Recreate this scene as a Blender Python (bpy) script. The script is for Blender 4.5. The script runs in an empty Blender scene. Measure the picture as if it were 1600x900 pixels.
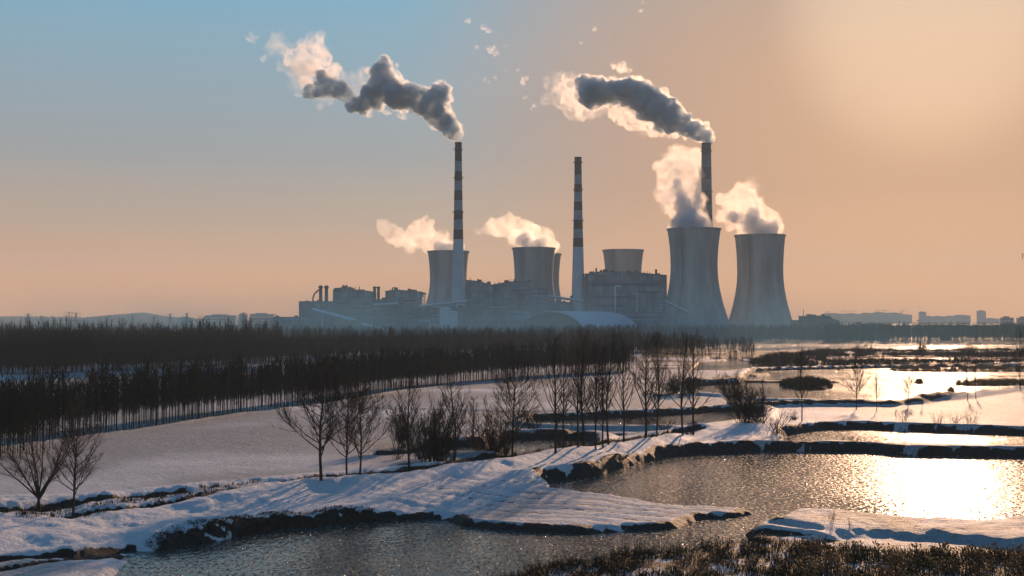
import bpy, bmesh, math, random
import numpy as np
from mathutils import Vector, Matrix, noise as mnoise
R = math.radians
S = bpy.context.scene
random.seed(7)
rng = np.random.default_rng(7)

# ---------------------------------------------------------------- camera, sky, sun, exposure
CAM_H, F, PITCH = 24.0, 2000.0, math.atan(50 / 2000.0)
cam_d = bpy.data.cameras.new('camera')
cam = bpy.data.objects.new('camera', cam_d)
S.collection.objects.link(cam)
cam.location = (0, 0, CAM_H)
cam.rotation_euler = (math.pi / 2 + PITCH, 0, 0)
cam_d.sensor_width = 36
cam_d.lens = 45
cam_d.clip_start, cam_d.clip_end = 1.0, 60000
S.camera = cam

SUN_AZ, SUN_EL = R(18.2), R(13.0)
SUN = Vector((math.sin(SUN_AZ) * math.cos(SUN_EL), math.cos(SUN_AZ) * math.cos(SUN_EL), math.sin(SUN_EL)))

world = bpy.data.worlds.new('World')
S.world = world
world.use_nodes = True
wn, wl = world.node_tree.nodes, world.node_tree.links
wn.clear()


def nd(nodes, typ, **kw):
    n = nodes.new(typ)
    for k, v in kw.items():
        if k == 'ins':
            for i, x in v.items():
                n.inputs[i].default_value = x
        else:
            setattr(n, k, v)
    return n


def ramp(nodes, stops, interp='LINEAR'):
    n = nodes.new('ShaderNodeValToRGB')
    cr = n.color_ramp
    cr.interpolation = interp
    while len(cr.elements) > 1:
        cr.elements.remove(cr.elements[-1])
    cr.elements[0].position = stops[0][0]
    cr.elements[0].color = (*stops[0][1], 1) if not np.isscalar(stops[0][1]) else (stops[0][1],) * 3 + (1,)
    for p, c in stops[1:]:
        e = cr.elements.new(p)
        e.color = (*c, 1) if not np.isscalar(c) else (c, c, c, 1)
    return n


sky = nd(wn, 'ShaderNodeTexSky', sky_type='NISHITA', sun_disc=False, sun_elevation=SUN_EL, sun_rotation=SUN_AZ,
         altitude=100, air_density=1.2, dust_density=1.5, ozone_density=2.0)
tc = nd(wn, 'ShaderNodeTexCoord')
nrm = nd(wn, 'ShaderNodeVectorMath', operation='NORMALIZE')
wl.new(tc.outputs['Generated'], nrm.inputs[0])
sep = nd(wn, 'ShaderNodeSeparateXYZ')
wl.new(nrm.outputs[0], sep.inputs[0])
dot = nd(wn, 'ShaderNodeVectorMath', operation='DOT_PRODUCT', ins={1: SUN})
wl.new(nrm.outputs[0], dot.inputs[0])
# clear-winter-evening air: peach belt on the horizon, blue above, a warm side towards the sun
away = ramp(wn, [(0.0, (1.10, .50, .21)), (.03, (1.0, .45, .175)), (.075, (.55, .385, .275)), (.125, (.33, .355, .375)), (.245, (.175, .42, .58)),
                 (.33, (.045, .25, .42)), (.6, (.014, .13, .30)), (1.0, (.008, .085, .24))], 'LINEAR')
near = ramp(wn, [(0.0, (1.05, .41, .14)), (.04, (.82, .31, .105)), (.10, (.54, .235, .118)), (.20, (.51, .275, .17)), (.245, (.45, .29, .215)), (.36, (.13, .21, .28)), (.6, (.014, .13, .30)), (1.0, (.008, .085, .24))],
            'LINEAR')
back = ramp(wn, [(0.0, (.54, .63, .65)), (.15, (.30, .44, .54)), (.4, (.035, .17, .32)), (1.0, (.008, .085, .24))], 'LINEAR')
wl.new(sep.outputs['Z'], back.inputs[0])
wl.new(sep.outputs['Z'], away.inputs[0])
wl.new(sep.outputs['Z'], near.inputs[0])
side = nd(wn, 'ShaderNodeMapRange', interpolation_type='SMOOTHSTEP', ins={1: math.cos(R(23.5)), 2: math.cos(R(2)), 3: 0.0, 4: 1.0})
wl.new(dot.outputs['Value'], side.inputs[0])
mixs = nd(wn, 'ShaderNodeMix', data_type='RGBA')
wl.new(side.outputs[0], mixs.inputs[0]); 
behind = nd(wn, 'ShaderNodeMapRange', interpolation_type='SMOOTHSTEP', ins={1: math.cos(R(95)), 2: math.cos(R(48)), 3: 0.0, 4: 1.0})
wl.new(dot.outputs['Value'], behind.inputs[0])
mixb = nd(wn, 'ShaderNodeMix', data_type='RGBA')
wl.new(behind.outputs[0], mixb.inputs[0]); wl.new(back.outputs[0], mixb.inputs[6]); wl.new(away.outputs[0], mixb.inputs[7])
wl.new(mixb.outputs[2], mixs.inputs[6]); wl.new(near.outputs[0], mixs.inputs[7])
glow = nd(wn, 'ShaderNodeMapRange', interpolation_type='SMOOTHERSTEP', ins={1: math.cos(R(7.5)), 2: 1.0, 3: 0.0, 4: 1.0})
wl.new(dot.outputs['Value'], glow.inputs[0])
mixg = nd(wn, 'ShaderNodeMix', data_type='RGBA', blend_type='ADD', ins={7: (.24, .19, .13, 1)})
wl.new(glow.outputs[0], mixg.inputs[0]); wl.new(mixs.outputs[2], mixg.inputs[6])
SKY_GAIN = 10.0
gain = nd(wn, 'ShaderNodeVectorMath', operation='SCALE', ins={3: SKY_GAIN})
wl.new(mixg.outputs[2], gain.inputs[0])
mixn = nd(wn, 'ShaderNodeMix', data_type='RGBA', ins={0: .94})
wl.new(sky.outputs[0], mixn.inputs[6]); wl.new(gain.outputs[0], mixn.inputs[7])
bg = nd(wn, 'ShaderNodeBackground', ins={1: .1})
wl.new(mixn.outputs[2], bg.inputs[0])
wo = nd(wn, 'ShaderNodeOutputWorld')
wl.new(bg.outputs[0], wo.inputs[0])

sun_d = bpy.data.lights.new('sun', 'SUN')
sun_d.energy = 5.0
sun_d.color = (1.0, .60, .36)
sun_d.angle = R(.5)
sun = bpy.data.objects.new('sun', sun_d)
S.collection.objects.link(sun)
sun.rotation_euler = SUN.to_track_quat('Z', 'Y').to_euler()
sun.location = SUN * 500

S.view_settings.view_transform = 'Standard'
S.view_settings.look = 'None'
S.view_settings.exposure = 0.0
S.view_settings.gamma = 1.0
S.view_settings.use_curve_mapping = False
cy = S.cycles
cy.max_bounces = 10
cy.diffuse_bounces = 2
cy.glossy_bounces = 2
cy.transparent_max_bounces = 16
cy.volume_bounces = 4
cy.volume_step_rate = 1.0
cy.volume_max_steps = 256
cy.sample_clamp_indirect = 4
cy.use_denoising = True
cy.denoiser = 'OPENIMAGEDENOISE'


# ---------------------------------------------------------------- from the picture to the place
def ray(px, py):
    cx, cz = (px - 800) / F, (450 - py) / F
    c, s = math.cos(PITCH), math.sin(PITCH)
    return Vector((cx, c - cz * s, s + cz * c))


def G(px, py, z=0.0):
    """the spot on the level z that is seen at a pixel"""
    d = ray(px, py)
    t = (z - CAM_H) / d.z
    return Vector((d.x * t, d.y * t, z))


def P(px, py, Y):
    """the point at the distance Y that is seen at a pixel"""
    d = ray(px, py)
    t = Y / d.y
    return Vector((d.x * t, Y, CAM_H + d.z * t))


# ---------------------------------------------------------------- objects
def tag(o, label=None, cat=None, group=None, kind=None):
    for k, v in (('label', label), ('category', cat), ('group', group), ('kind', kind)):
        if v:
            o[k] = v
    return o


def empty(name, loc, label=None, cat=None, group=None, rz=0.0):
    o = bpy.data.objects.new(name, None)
    S.collection.objects.link(o)
    o.location = loc
    o.rotation_euler = (0, 0, rz)
    o.empty_display_size = 1
    return tag(o, label, cat, group)


def mesh_obj(name, verts, faces, mat, parent=None, smooth=False, loc=None):
    me = bpy.data.meshes.new(name)
    verts = np.asarray(verts, dtype=np.float32).reshape(-1, 3)
    if isinstance(faces, np.ndarray):
        k = faces.shape[1]
        me.vertices.add(len(verts)); me.vertices.foreach_set('co', verts.ravel())
        me.loops.add(faces.size); me.loops.foreach_set('vertex_index', faces.astype(np.int32).ravel())
        me.polygons.add(len(faces))
        me.polygons.foreach_set('loop_start', np.arange(0, faces.size, k, dtype=np.int32))
        me.update(calc_edges=True)
    else:
        me.from_pydata([tuple(map(float, v)) for v in verts], [], faces)
    me.validate()
    if mat:
        me.materials.append(mat)
    if smooth:
        me.polygons.foreach_set('use_smooth', np.ones(len(me.polygons), dtype=bool))
    o = bpy.data.objects.new(name, me)
    S.collection.objects.link(o)
    if parent:
        o.parent = parent
    if loc is not None:
        o.location = loc
    return o


class MB:
    """collects boxes, bars, tubes and lathes into one mesh"""
    def __init__(s):
        s.v, s.f = [], []

    def add(s, vs, fs):
        b = len(s.v)
        s.v += [tuple(v) for v in vs]
        s.f += [tuple(i + b for i in f) for f in fs]
        return s

    def box(s, x0, x1, y0, y1, z0, z1):
        vs = [(x, y, z) for z in (z0, z1) for (x, y) in ((x0, y0), (x1, y0), (x1, y1), (x0, y1))]
        return s.add(vs, [(3, 2, 1, 0), (4, 5, 6, 7), (0, 1, 5, 4), (1, 2, 6, 5), (2, 3, 7, 6), (3, 0, 4, 7)])

    def prism(s, pts, y0, y1):
        """outline in x, z pushed from y0 to y1"""
        n = len(pts)
        vs = [(x, y0, z) for x, z in pts] + [(x, y1, z) for x, z in pts]
        fs = [tuple(range(n)), tuple(range(2 * n - 1, n - 1, -1))]
        fs += [(i, i + n, (i + 1) % n + n, (i + 1) % n) for i in range(n)]
        return s.add(vs, fs)

    def tube(s, a, b, r0, r1=None, n=6, cap=True):
        a, b = Vector(a), Vector(b)
        r1 = r0 if r1 is None else r1
        d = (b - a)
        if d.length < 1e-6:
            return s
        d.normalize()
        u = d.orthogonal().normalized()
        w = d.cross(u)
        vs = []
        for c, r in ((a, r0), (b, r1)):
            vs += [c + (u * math.cos(t) + w * math.sin(t)) * r for t in [2 * math.pi * i / n for i in range(n)]]
        fs = [(i, (i + 1) % n, (i + 1) % n + n, i + n) for i in range(n)]
        if cap:
            fs += [tuple(range(n - 1, -1, -1)), tuple(range(n, 2 * n))]
        return s.add(vs, fs)

    def path(s, pts, r, n=6):
        for a, b in zip(pts[:-1], pts[1:]):
            s.tube(a, b, r, r, n)
        return s

    def lathe(s, prof, n=48, cx=0.0, cy=0.0, close=False):
        m = len(prof)
        vs = []
        for r, z in prof:
            vs += [(cx + r * math.cos(2 * math.pi * i / n), cy + r * math.sin(2 * math.pi * i / n), z) for i in range(n)]
        fs = [(j * n + i, j * n + (i + 1) % n, (j + 1) * n + (i + 1) % n, (j + 1) * n + i) for j in range(m - 1) for i in range(n)]
        if close:
            fs += [((m - 1) * n + i, (m - 1) * n + (i + 1) % n, (i + 1) % n, i) for i in range(n)]
        return s.add(vs, fs)

    def build(s, name, mat, parent=None, smooth=False):
        return mesh_obj(name, s.v, s.f, mat, parent, smooth)


# ---------------------------------------------------------------- materials
def mat(name, col, rough=.85, spec=.3, var=0.0, scale=1.0, col2=None, bump=0.0, metallic=0.0, stretch=(1, 1, 1)):
    m = bpy.data.materials.new(name)
    m.use_nodes = True
    n, l = m.node_tree.nodes, m.node_tree.links
    b = n['Principled BSDF']
    b.inputs['Roughness'].default_value = rough
    b.inputs['Specular IOR Level'].default_value = spec
    b.inputs['Metallic'].default_value = metallic
    b.inputs['Base Color'].default_value = (*col, 1)
    if var or col2:
        t = nd(n, 'ShaderNodeTexCoord')
        mp = nd(n, 'ShaderNodeMapping')
        mp.inputs['Scale'].default_value = stretch
        l.new(t.outputs['Object'], mp.inputs[0])
        no = nd(n, 'ShaderNodeTexNoise', ins={'Scale': scale, 'Detail': 6.0, 'Roughness': .6})
        l.new(mp.outputs[0], no.inputs['Vector'])
        c2 = col2 or tuple(c * (1 - var) for c in col)
        r = ramp(n, [(.35, col), (.65, c2)])
        l.new(no.outputs['Fac'], r.inputs[0])
        l.new(r.outputs[0], b.inputs['Base Color'])
        if bump:
            bp = nd(n, 'ShaderNodeBump', ins={'Strength': bump, 'Distance': 1.0 / scale})
            l.new(no.outputs['Fac'], bp.inputs['Height'])
            l.new(bp.outputs[0], b.inputs['Normal'])
    return m


M = {
    'concrete': mat('tower_concrete', (.37, .37, .355), var=.3, scale=.05, stretch=(1, 1, .15)),
    'paint_white': mat('chimney_white_paint', (.27, .30, .33), var=.2, scale=.08),
    'paint_dark': mat('chimney_red_paint', (.040, .034, .038), var=.3, scale=.08),
    'paint_grey': mat('chimney_hazed_white_paint', (.19, .20, .21), var=.3, scale=.06),  # white bands greyed: haze and smoke in front put into the colour
    'paint_pale': mat('chimney_lower_paint', (.55, .60, .64), var=.15, scale=.05),
    'paint_brown': mat('chimney_hazed_red_paint', (.115, .095, .09), var=.3, scale=.06),  # red bands with contrast lost to haze and smoke painted in
    'steel': mat('grey_steel', (.16, .18, .20), .5, var=.3, scale=.2),
    'clad': mat('grey_cladding', (.22, .26, .29), var=.35, scale=.06, stretch=(1, 1, .3)),
    'clad_dark': mat('dark_cladding', (.10, .12, .14), var=.35, scale=.06),
    'roof_pale': mat('pale_blue_roof', (.66, .79, .88), .5, var=.15, scale=.03),
    'dark': mat('dark_iron', (.035, .035, .04), .6, var=.3, scale=.5),
    'glass': mat('dull_window_glass', (.05, .07, .09), .25, .5, var=.3, scale=.2),
    'city': mat('city_concrete', (.36, .33, .31), var=.3, scale=.03),
    'hall_glass': None,
    'bark': mat('tree_bark', (.052, .042, .034), .95, .1, var=.4, scale=3),
    'bark_pale': mat('poplar_bark', (.075, .066, .055), .95, .1, var=.4, scale=3),
    'twig': mat('bare_twigs', (.050, .040, .030), .95, .1, var=.3, scale=.6, col2=(.066, .050, .034)),
    'wood_twig': mat('plantation_twigs', (.016, .024, .019), .95, .05, var=.3, scale=.05, col2=(.022, .026, .017)),
    'reed': mat('dry_reed', (.34, .20, .085), .9, .1, var=.5, scale=.6),
    'reed_dark': mat('dark_scrub', (.045, .042, .022), .95, .1, var=.5, scale=.6),
}


def clad_mat(name, c1, c2, mortar, scale):
    """profiled cladding: panels of slightly different age with streaks of dirt"""
    m = bpy.data.materials.new(name)
    m.use_nodes = True
    n, l = m.node_tree.nodes, m.node_tree.links
    b = n['Principled BSDF']
    b.inputs['Roughness'].default_value = .8
    t = nd(n, 'ShaderNodeTexCoord')
    sp = nd(n, 'ShaderNodeSeparateXYZ'); l.new(t.outputs['Object'], sp.inputs[0])
    sm = nd(n, 'ShaderNodeMath', operation='ADD'); l.new(sp.outputs['X'], sm.inputs[0]); l.new(sp.outputs['Y'], sm.inputs[1])
    cb = nd(n, 'ShaderNodeCombineXYZ'); l.new(sm.outputs[0], cb.inputs['X']); l.new(sp.outputs['Z'], cb.inputs['Y'])
    br = nd(n, 'ShaderNodeTexBrick', offset=.5, ins={'Scale': scale, 'Mortar Size': .012, 'Brick Width': .7, 'Row Height': .55, 'Bias': -.1})
    br.inputs['Color1'].default_value = (*c1, 1); br.inputs['Color2'].default_value = (*c2, 1); br.inputs['Mortar'].default_value = (*mortar, 1)
    l.new(cb.outputs[0], br.inputs['Vector'])
    mp = nd(n, 'ShaderNodeMapping'); mp.inputs['Scale'].default_value = (1, 1, .12)
    l.new(t.outputs['Object'], mp.inputs[0])
    no = nd(n, 'ShaderNodeTexNoise', ins={'Scale': .22, 'Detail': 6.0, 'Roughness': .65}); l.new(mp.outputs[0], no.inputs['Vector'])
    r = ramp(n, [(.35, .55), (.62, 1.05)]); l.new(no.outputs['Fac'], r.inputs[0])
    mx = nd(n, 'ShaderNodeMix', data_type='RGBA', blend_type='MULTIPLY', ins={0: 1.0}); l.new(br.outputs['Color'], mx.inputs[6]); l.new(r.outputs[0], mx.inputs[7])
    l.new(mx.outputs[2], b.inputs['Base Color'])
    return m


M['clad'] = clad_mat('grey_cladding_panels', (.34, .38, .41), (.15, .18, .21), (.08, .09, .10), .075)
M['clad_dark'] = clad_mat('dark_cladding_panels', (.15, .17, .19), (.09, .10, .12), (.05, .05, .06), .09)
M['hall_glass'] = clad_mat('banded_factory_glazing', (.05, .07, .09), (.12, .15, .18), (.20, .21, .22), .30)
M['concrete'] = mat('tower_concrete_stained', (.48, .475, .45), var=.45, scale=.06, stretch=(1, 1, .10))
# ---------------------------------------------------------------- the land: one sheet, its ponds, banks, ditches and mounds
LAND = 1.7


def poly(pts):
    """(px, py[, level]) seen on the level -> ground polygon"""
    out = []
    for p in pts:
        z = p[2] if len(p) > 2 else 0.0
        g = G(p[0], p[1], z)
        out.append((g.x, g.y))
    return np.array(out)


def polz(z, pts):
    return poly([(p[0], p[1], z) for p in pts])


L_ = LAND
PONDS = {
    'big': poly([(861, 754), (885, 751), (937, 745), (975, 735), (1012, 725), (1050, 715), (1107, 709), (1200, 706), (1350, 707), (1412, 713), (1600, 715), (1800, 717),
                 (1800, 798, .6), (1600, 809, .6), (1525, 814, .6), (1430, 812, .6), (1380, 806, .6), (1320, 800, .6), (1240, 797, .6), (1209, 793, .6), (1125, 787, .6), (1050, 784, .6),
                 (975, 775, .6), (920, 770, .6), (865, 763, .6)]),
    'low': poly([(228, 864), (262, 864), (303, 856), (375, 841), (437, 831), (512, 825), (562, 820), (609, 817), (675, 815), (706, 825), (781, 832), (850, 836), (931, 838),
                 (1009, 834), (1072, 829), (1119, 815), (1150, 815), (1212, 801), (1218, 804, .3), (1160, 818, .3), (1143, 832, .3), (1150, 842, .3), (1090, 850, .3), (1000, 862, .3), (930, 870, .3), (850, 880, .3),
                 (800, 888, .3), (740, 905, .3), (640, 930, .3), (560, 1000, .3), (150, 1000, .3), (170, 920, .3), (200, 885, .3), (212, 870, .3)]),
    'strip': poly([(1235, 681), (1270, 675), (1290, 672), (1350, 671), (1420, 674), (1500, 677), (1600, 680), (1800, 682), (1800, 696, L_), (1600, 693, L_), (1450, 690, L_),
                   (1350, 687, L_), (1290, 685, L_), (1250, 687, L_)]),
    'mid': poly([(845, 658), (900, 656), (960, 653), (1020, 651), (1090, 647), (1150, 642), (1178, 643), (1175, 655, .8), (1120, 662, .8), (1080, 668, .8), (1000, 668, .8), (900, 668, .8), (860, 666, .8), (835, 663, .8)]),
    'row': poly([(705, 700), (757, 697), (805, 688), (860, 686), (905, 687), (918, 690), (912, 695, 1), (870, 701, 1), (820, 707, 1), (800, 711, 1), (757, 709, 1), (712, 708, 1)]),
    'lagoon': poly([(1178, 581), (1210, 579), (1290, 577), (1390, 575), (1500, 574), (1600, 574), (1800, 574), (1800, 590, 1), (1600, 606, 1), (1540, 613, 1), (1480, 621, 1), (1430, 625, 1.2),
                    (1380, 626, 1.4), (1300, 624, 1.4), (1210, 623, 1.2), (1150, 618, 1), (1110, 615, 1), (1098, 609, 1), (1075, 606, 1), (1078, 604), (1100, 603), (1140, 601), (1163, 600), (1168, 592)]),
    'far_a': poly([(1150, 545), (1225, 541), (1335, 539), (1338, 546, .5), (1225, 547, .5), (1160, 549, .5)]),
    'far_b': poly([(1392, 542), (1460, 539), (1620, 538), (1620, 546, .5), (1400, 549, .5)]),
    'far_c': poly([(1310, 553), (1420, 551), (1620, 550), (1620, 553, .5), (1440, 555, .5), (1330, 557, .5)]),
    'far_d': poly([(1290, 561), (1390, 558), (1620, 562), (1620, 564, .5), (1420, 563, .5), (1300, 564, .5)]),
    'far_e': poly([(1098, 566), (1150, 563), (1168, 566), (1165, 574, .8), (1130, 577, .8), (1085, 578, .8)]),
    'far_f': poly([(1110, 560), (1190, 559), (1192, 561, .5), (1115, 562, .5)]),
    'far_g': poly([(1430, 570.5), (1620, 570), (1620, 571.5, .3), (1440, 572, .3)]),
}
# low islands and spits in the water: outline, height
ISLES = [
    (poly([(1218, 603), (1232, 600), (1262, 597), (1290, 600), (1303, 606), (1290, 609), (1250, 609), (1222, 606)]), .9),
    (poly([(1160, 595.5), (1200, 596.5), (1290, 597.5), (1330, 598), (1290, 599), (1200, 598), (1160, 598)]), .7),
    (poly([(1388, 577.6), (1420, 576), (1460, 578), (1480, 580), (1500, 578), (1540, 576), (1620, 577), (1620, 581), (1540, 581), (1480, 581.5), (1400, 580)]), .8),
    (poly([(1488, 601), (1530, 599), (1620, 598), (1620, 602), (1540, 603), (1500, 603)]), .6),
    (poly([(1540, 587.5), (1620, 586), (1620, 588), (1560, 589)]), .4),
    (poly([(1563, 592.5), (1585, 592), (1587, 593.5), (1566, 594)]), .4),
    (poly([(1426, 599), (1436, 596), (1445, 599), (1436, 600)]), .6),
    (poly([(1478, 613), (1488, 610), (1494, 613), (1486, 614)]), .6),
    (poly([(1306, 577.5), (1313, 576), (1319, 577.5), (1312, 578.4)]), .4),
    (poly([(1166, 587), (1185, 585), (1205, 584.5), (1204, 587), (1180, 589)]), .7),
]
# narrow ditches: points on the ground, half width, depth, how bare the soil lies
DITCHES = [
    (polz(1.4, [(-60, 806), (0, 799), (60, 793), (120, 786), (200, 777), (276, 770)]), 1.5, 1.5, 1.0),
    (polz(1.4, [(105, 806), (150, 800), (200, 794), (300, 779), (400, 761), (455, 753)]), .8, .7, .8),
    (polz(1.4, [(455, 753), (490, 748), (520, 745), (580, 742), (640, 736), (705, 728), (760, 720)]), 2.4, 1.5, 1.0),
    (polz(1.4, [(760, 720), (800, 714), (860, 704), (950, 690), (1000, 682), (1060, 675), (1090, 673)]), 1.6, 1.2, 1.0),
    (polz(1.4, [(600, 726), (640, 722), (690, 719), (740, 716), (790, 712)]), 2.2, 1.1, .9),
    (polz(1.4, [(596, 700), (640, 698), (700, 698)]), 2.5, 1.3, 1.0),
    (polz(1.4, [(770, 690), (800, 679), (840, 676), (900, 673), (970, 672)]), 1.2, .8, .8),
    (polz(1.4, [(-60, 878), (0, 870), (60, 865), (120, 858), (200, 842)]), 1.0, 1.1, 1.0),
    (polz(1.4, [(-60, 896), (0, 884), (60, 873), (110, 866), (160, 857), (206, 849)]), .8, .9, 1.0),
    (polz(1.4, [(420, 628), (600, 634), (800, 639), (1000, 637)]), .8, .35, .6),
    (polz(1.4, [(440, 636), (300, 650)]), .7, .3, .4),
    (polz(1.4, [(330, 757), (370, 752), (480, 749)]), .7, .5, .1),
    (polz(1.4, [(215, 768), (280, 762), (330, 760)]), .7, .5, .1),
    (polz(1.7, [(1180, 672), (1080, 697), (1000, 712), (900, 730), (820, 746), (700, 772), (560, 795), (420, 806), (250, 818)]), .33, .2, -.5),
    (polz(1.7, [(1180, 675), (1080, 700), (1000, 716), (900, 735), (820, 751), (700, 778), (560, 800), (420, 812), (250, 826)]), .33, .2, -.5),
    (polz(1.7, [(1120, 690), (1020, 702), (880, 722), (780, 735), (640, 757), (480, 778), (300, 796)]), .4, .16, -.5),
    (polz(1.4, [(1345, 829), (1380, 827), (1430, 831), (1505, 836)]), 3.0, 1.3, -.5),
    (polz(1.4, [(1508, 838), (1560, 841), (1640, 848)]), 2.8, 1.3, -.5),
    (polz(1.4, [(1215, 810), (1240, 814), (1268, 818)]), 1.2, .9, -.5),
    (polz(1.4, [(1300, 660), (1400, 660), (1600, 664)]), .8, .2, .4),
]
# ridges: points, half width, height, bareness of the near side
RIDGES = [
    (poly([(1190, 632, 1.2), (1260, 631, 1.2), (1325, 631, 1.2), (1390, 632, 1.2), (1430, 629, 1.2), (1500, 618, 1.2), (1560, 610, 1.2), (1640, 602, 1.2)]), 2.6, 1.5, 1.0),
    (poly([(820, 654, 1.2), (870, 652, 1.2), (940, 648, 1.2), (1010, 646, 1.2), (1090, 643, 1.2), (1160, 638, 1.2)]), 2.0, .9, 1.0),
    (poly([(1060, 600, 1), (1100, 597, 1), (1160, 594, 1)]), 2.2, 1.2, 1.0),
    (poly([(1010, 616, 1), (1040, 618, 1), (1080, 616, 1)]), 2.0, .8, .8),
    (poly([(-60, 716, .6), (0, 702, .6), (100, 688, .6), (200, 675, .6), (300, 660, .6), (400, 645, .6), (500, 633, .6), (620, 614, .6), (730, 600, .6), (850, 590, .6), (1000, 580, .6), (1150, 575, .6)]), 1.0, .4, -.2),
    (poly([(330, 786, 1.7), (400, 770, 1.7), (470, 762, 1.7), (560, 756, 1.7), (660, 744, 1.7), (760, 730, 1.7), (860, 714, 1.7), (960, 701, 1.7), (1060, 686, 1.7)]), 3.6, .95, -.4),
    (poly([(330, 808, 2), (460, 793, 2), (600, 778, 2), (740, 757, 2), (870, 733, 2), (980, 712, 2)]), 5.0, .45, -.4),
    (poly([(1085, 668, 2), (1150, 662, 2), (1200, 668, 2), (1236, 672, 2)]), 5.0, .75, -.4),
    (poly([(1100, 690, 2), (1170, 686, 2), (1225, 690, 2)]), 4.0, .2, -.4),
    (poly([(20, 830, 2), (160, 822, 2), (300, 812, 2)]), 4.0, .35, -.4),
]
FURROW = poly([(700, 770), (865, 766), (980, 778), (1125, 792), (1200, 798), (1120, 812), (1000, 826), (930, 830), (800, 826), (700, 812), (640, 800)])
PATH = poly([(-300, 800), (120, 790), (330, 768), (470, 757), (640, 742), (800, 722), (960, 698), (1090, 676), (1240, 668), (1260, 684), (1100, 704), (1010, 716), (930, 736), (850, 748), (700, 812),
             (560, 812), (400, 826), (230, 850), (200, 880), (-300, 880)])
SPIT = poly([(1148, 828), (1165, 815), (1215, 801), (1320, 803), (1380, 809), (1430, 815), (1525, 817), (1600, 812), (1900, 800), (1900, 880), (1600, 860), (1500, 856), (1400, 851), (1300, 844), (1200, 834)])
FOREGROUND = poly([(1140, 838), (1200, 838), (1300, 848), (1400, 855), (1500, 860), (1600, 864), (1900, 886), (2400, 1400), (500, 1400), (640, 925), (740, 902), (850, 878), (1000, 860), (1090, 848)])
XL = float(G(236, 864).x)
SOUTH = poly([(1000, 500.9), (1000, 583), (1090, 578), (1170, 588), (1170, 575), (1800, 573), (1800, 536), (1340, 537), (1000, 537)])


def seg_dist(X, Y, pl, closed):
    """distance to a polyline and, for closed ones, the sign (negative inside)"""
    n = len(pl)
    best = np.full(X.shape, 1e9)
    inside = np.zeros(X.shape, dtype=bool)
    for i in range(n if closed else n - 1):
        ax, ay = pl[i]
        bx, by = pl[(i + 1) % n]
        dx, dy = bx - ax, by - ay
        L2 = dx * dx + dy * dy + 1e-9
        t = np.clip(((X - ax) * dx + (Y - ay) * dy) / L2, 0, 1)
        d = (X - ax - t * dx) ** 2 + (Y - ay - t * dy) ** 2
        best = np.minimum(best, d)
        if closed:
            c = ((ay > Y) != (by > Y))
            xi = ax + (Y - ay) * (bx - ax) / (by - ay + (1e-12 if by == ay else 0))
            inside ^= c & (X < xi)
    best = np.sqrt(best)
    return np.where(inside, -best, best) if closed else best


_perm = np.random.default_rng(3).permutation(512).astype(np.int64)
_perm = np.concatenate([_perm, _perm, _perm])
_gr = np.random.default_rng(4).uniform(-1, 1, 512)


def vnoise(x, y):
    xi, yi = np.floor(x).astype(np.int64), np.floor(y).astype(np.int64)
    fx, fy = x - xi, y - yi
    fx, fy = fx * fx * (3 - 2 * fx), fy * fy * (3 - 2 * fy)

    def h(a, b):
        return _gr[_perm[(_perm[a & 511] + b) & 511] & 511]
    return (h(xi, yi) * (1 - fx) + h(xi + 1, yi) * fx) * (1 - fy) + (h(xi, yi + 1) * (1 - fx) + h(xi + 1, yi + 1) * fx) * fy


def fbm(x, y, s, o=4, g=.5):
    t, a = 0, 1.0
    for i in range(o):
        t = t + a * vnoise(x / s + 17.3 * i, y / s - 9.1 * i)
        s, a = s * .48, a * g
    return t


def sstep(a, b, x):
    t = np.clip((x - a) / (b - a), 0, 1)
    return t * t * (3 - 2 * t)


def near_box(X, Y, pl, m):
    return (X > pl[:, 0].min() - m) & (X < pl[:, 0].max() + m) & (Y > pl[:, 1].min() - m) & (Y < pl[:, 1].max() + m)


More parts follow.
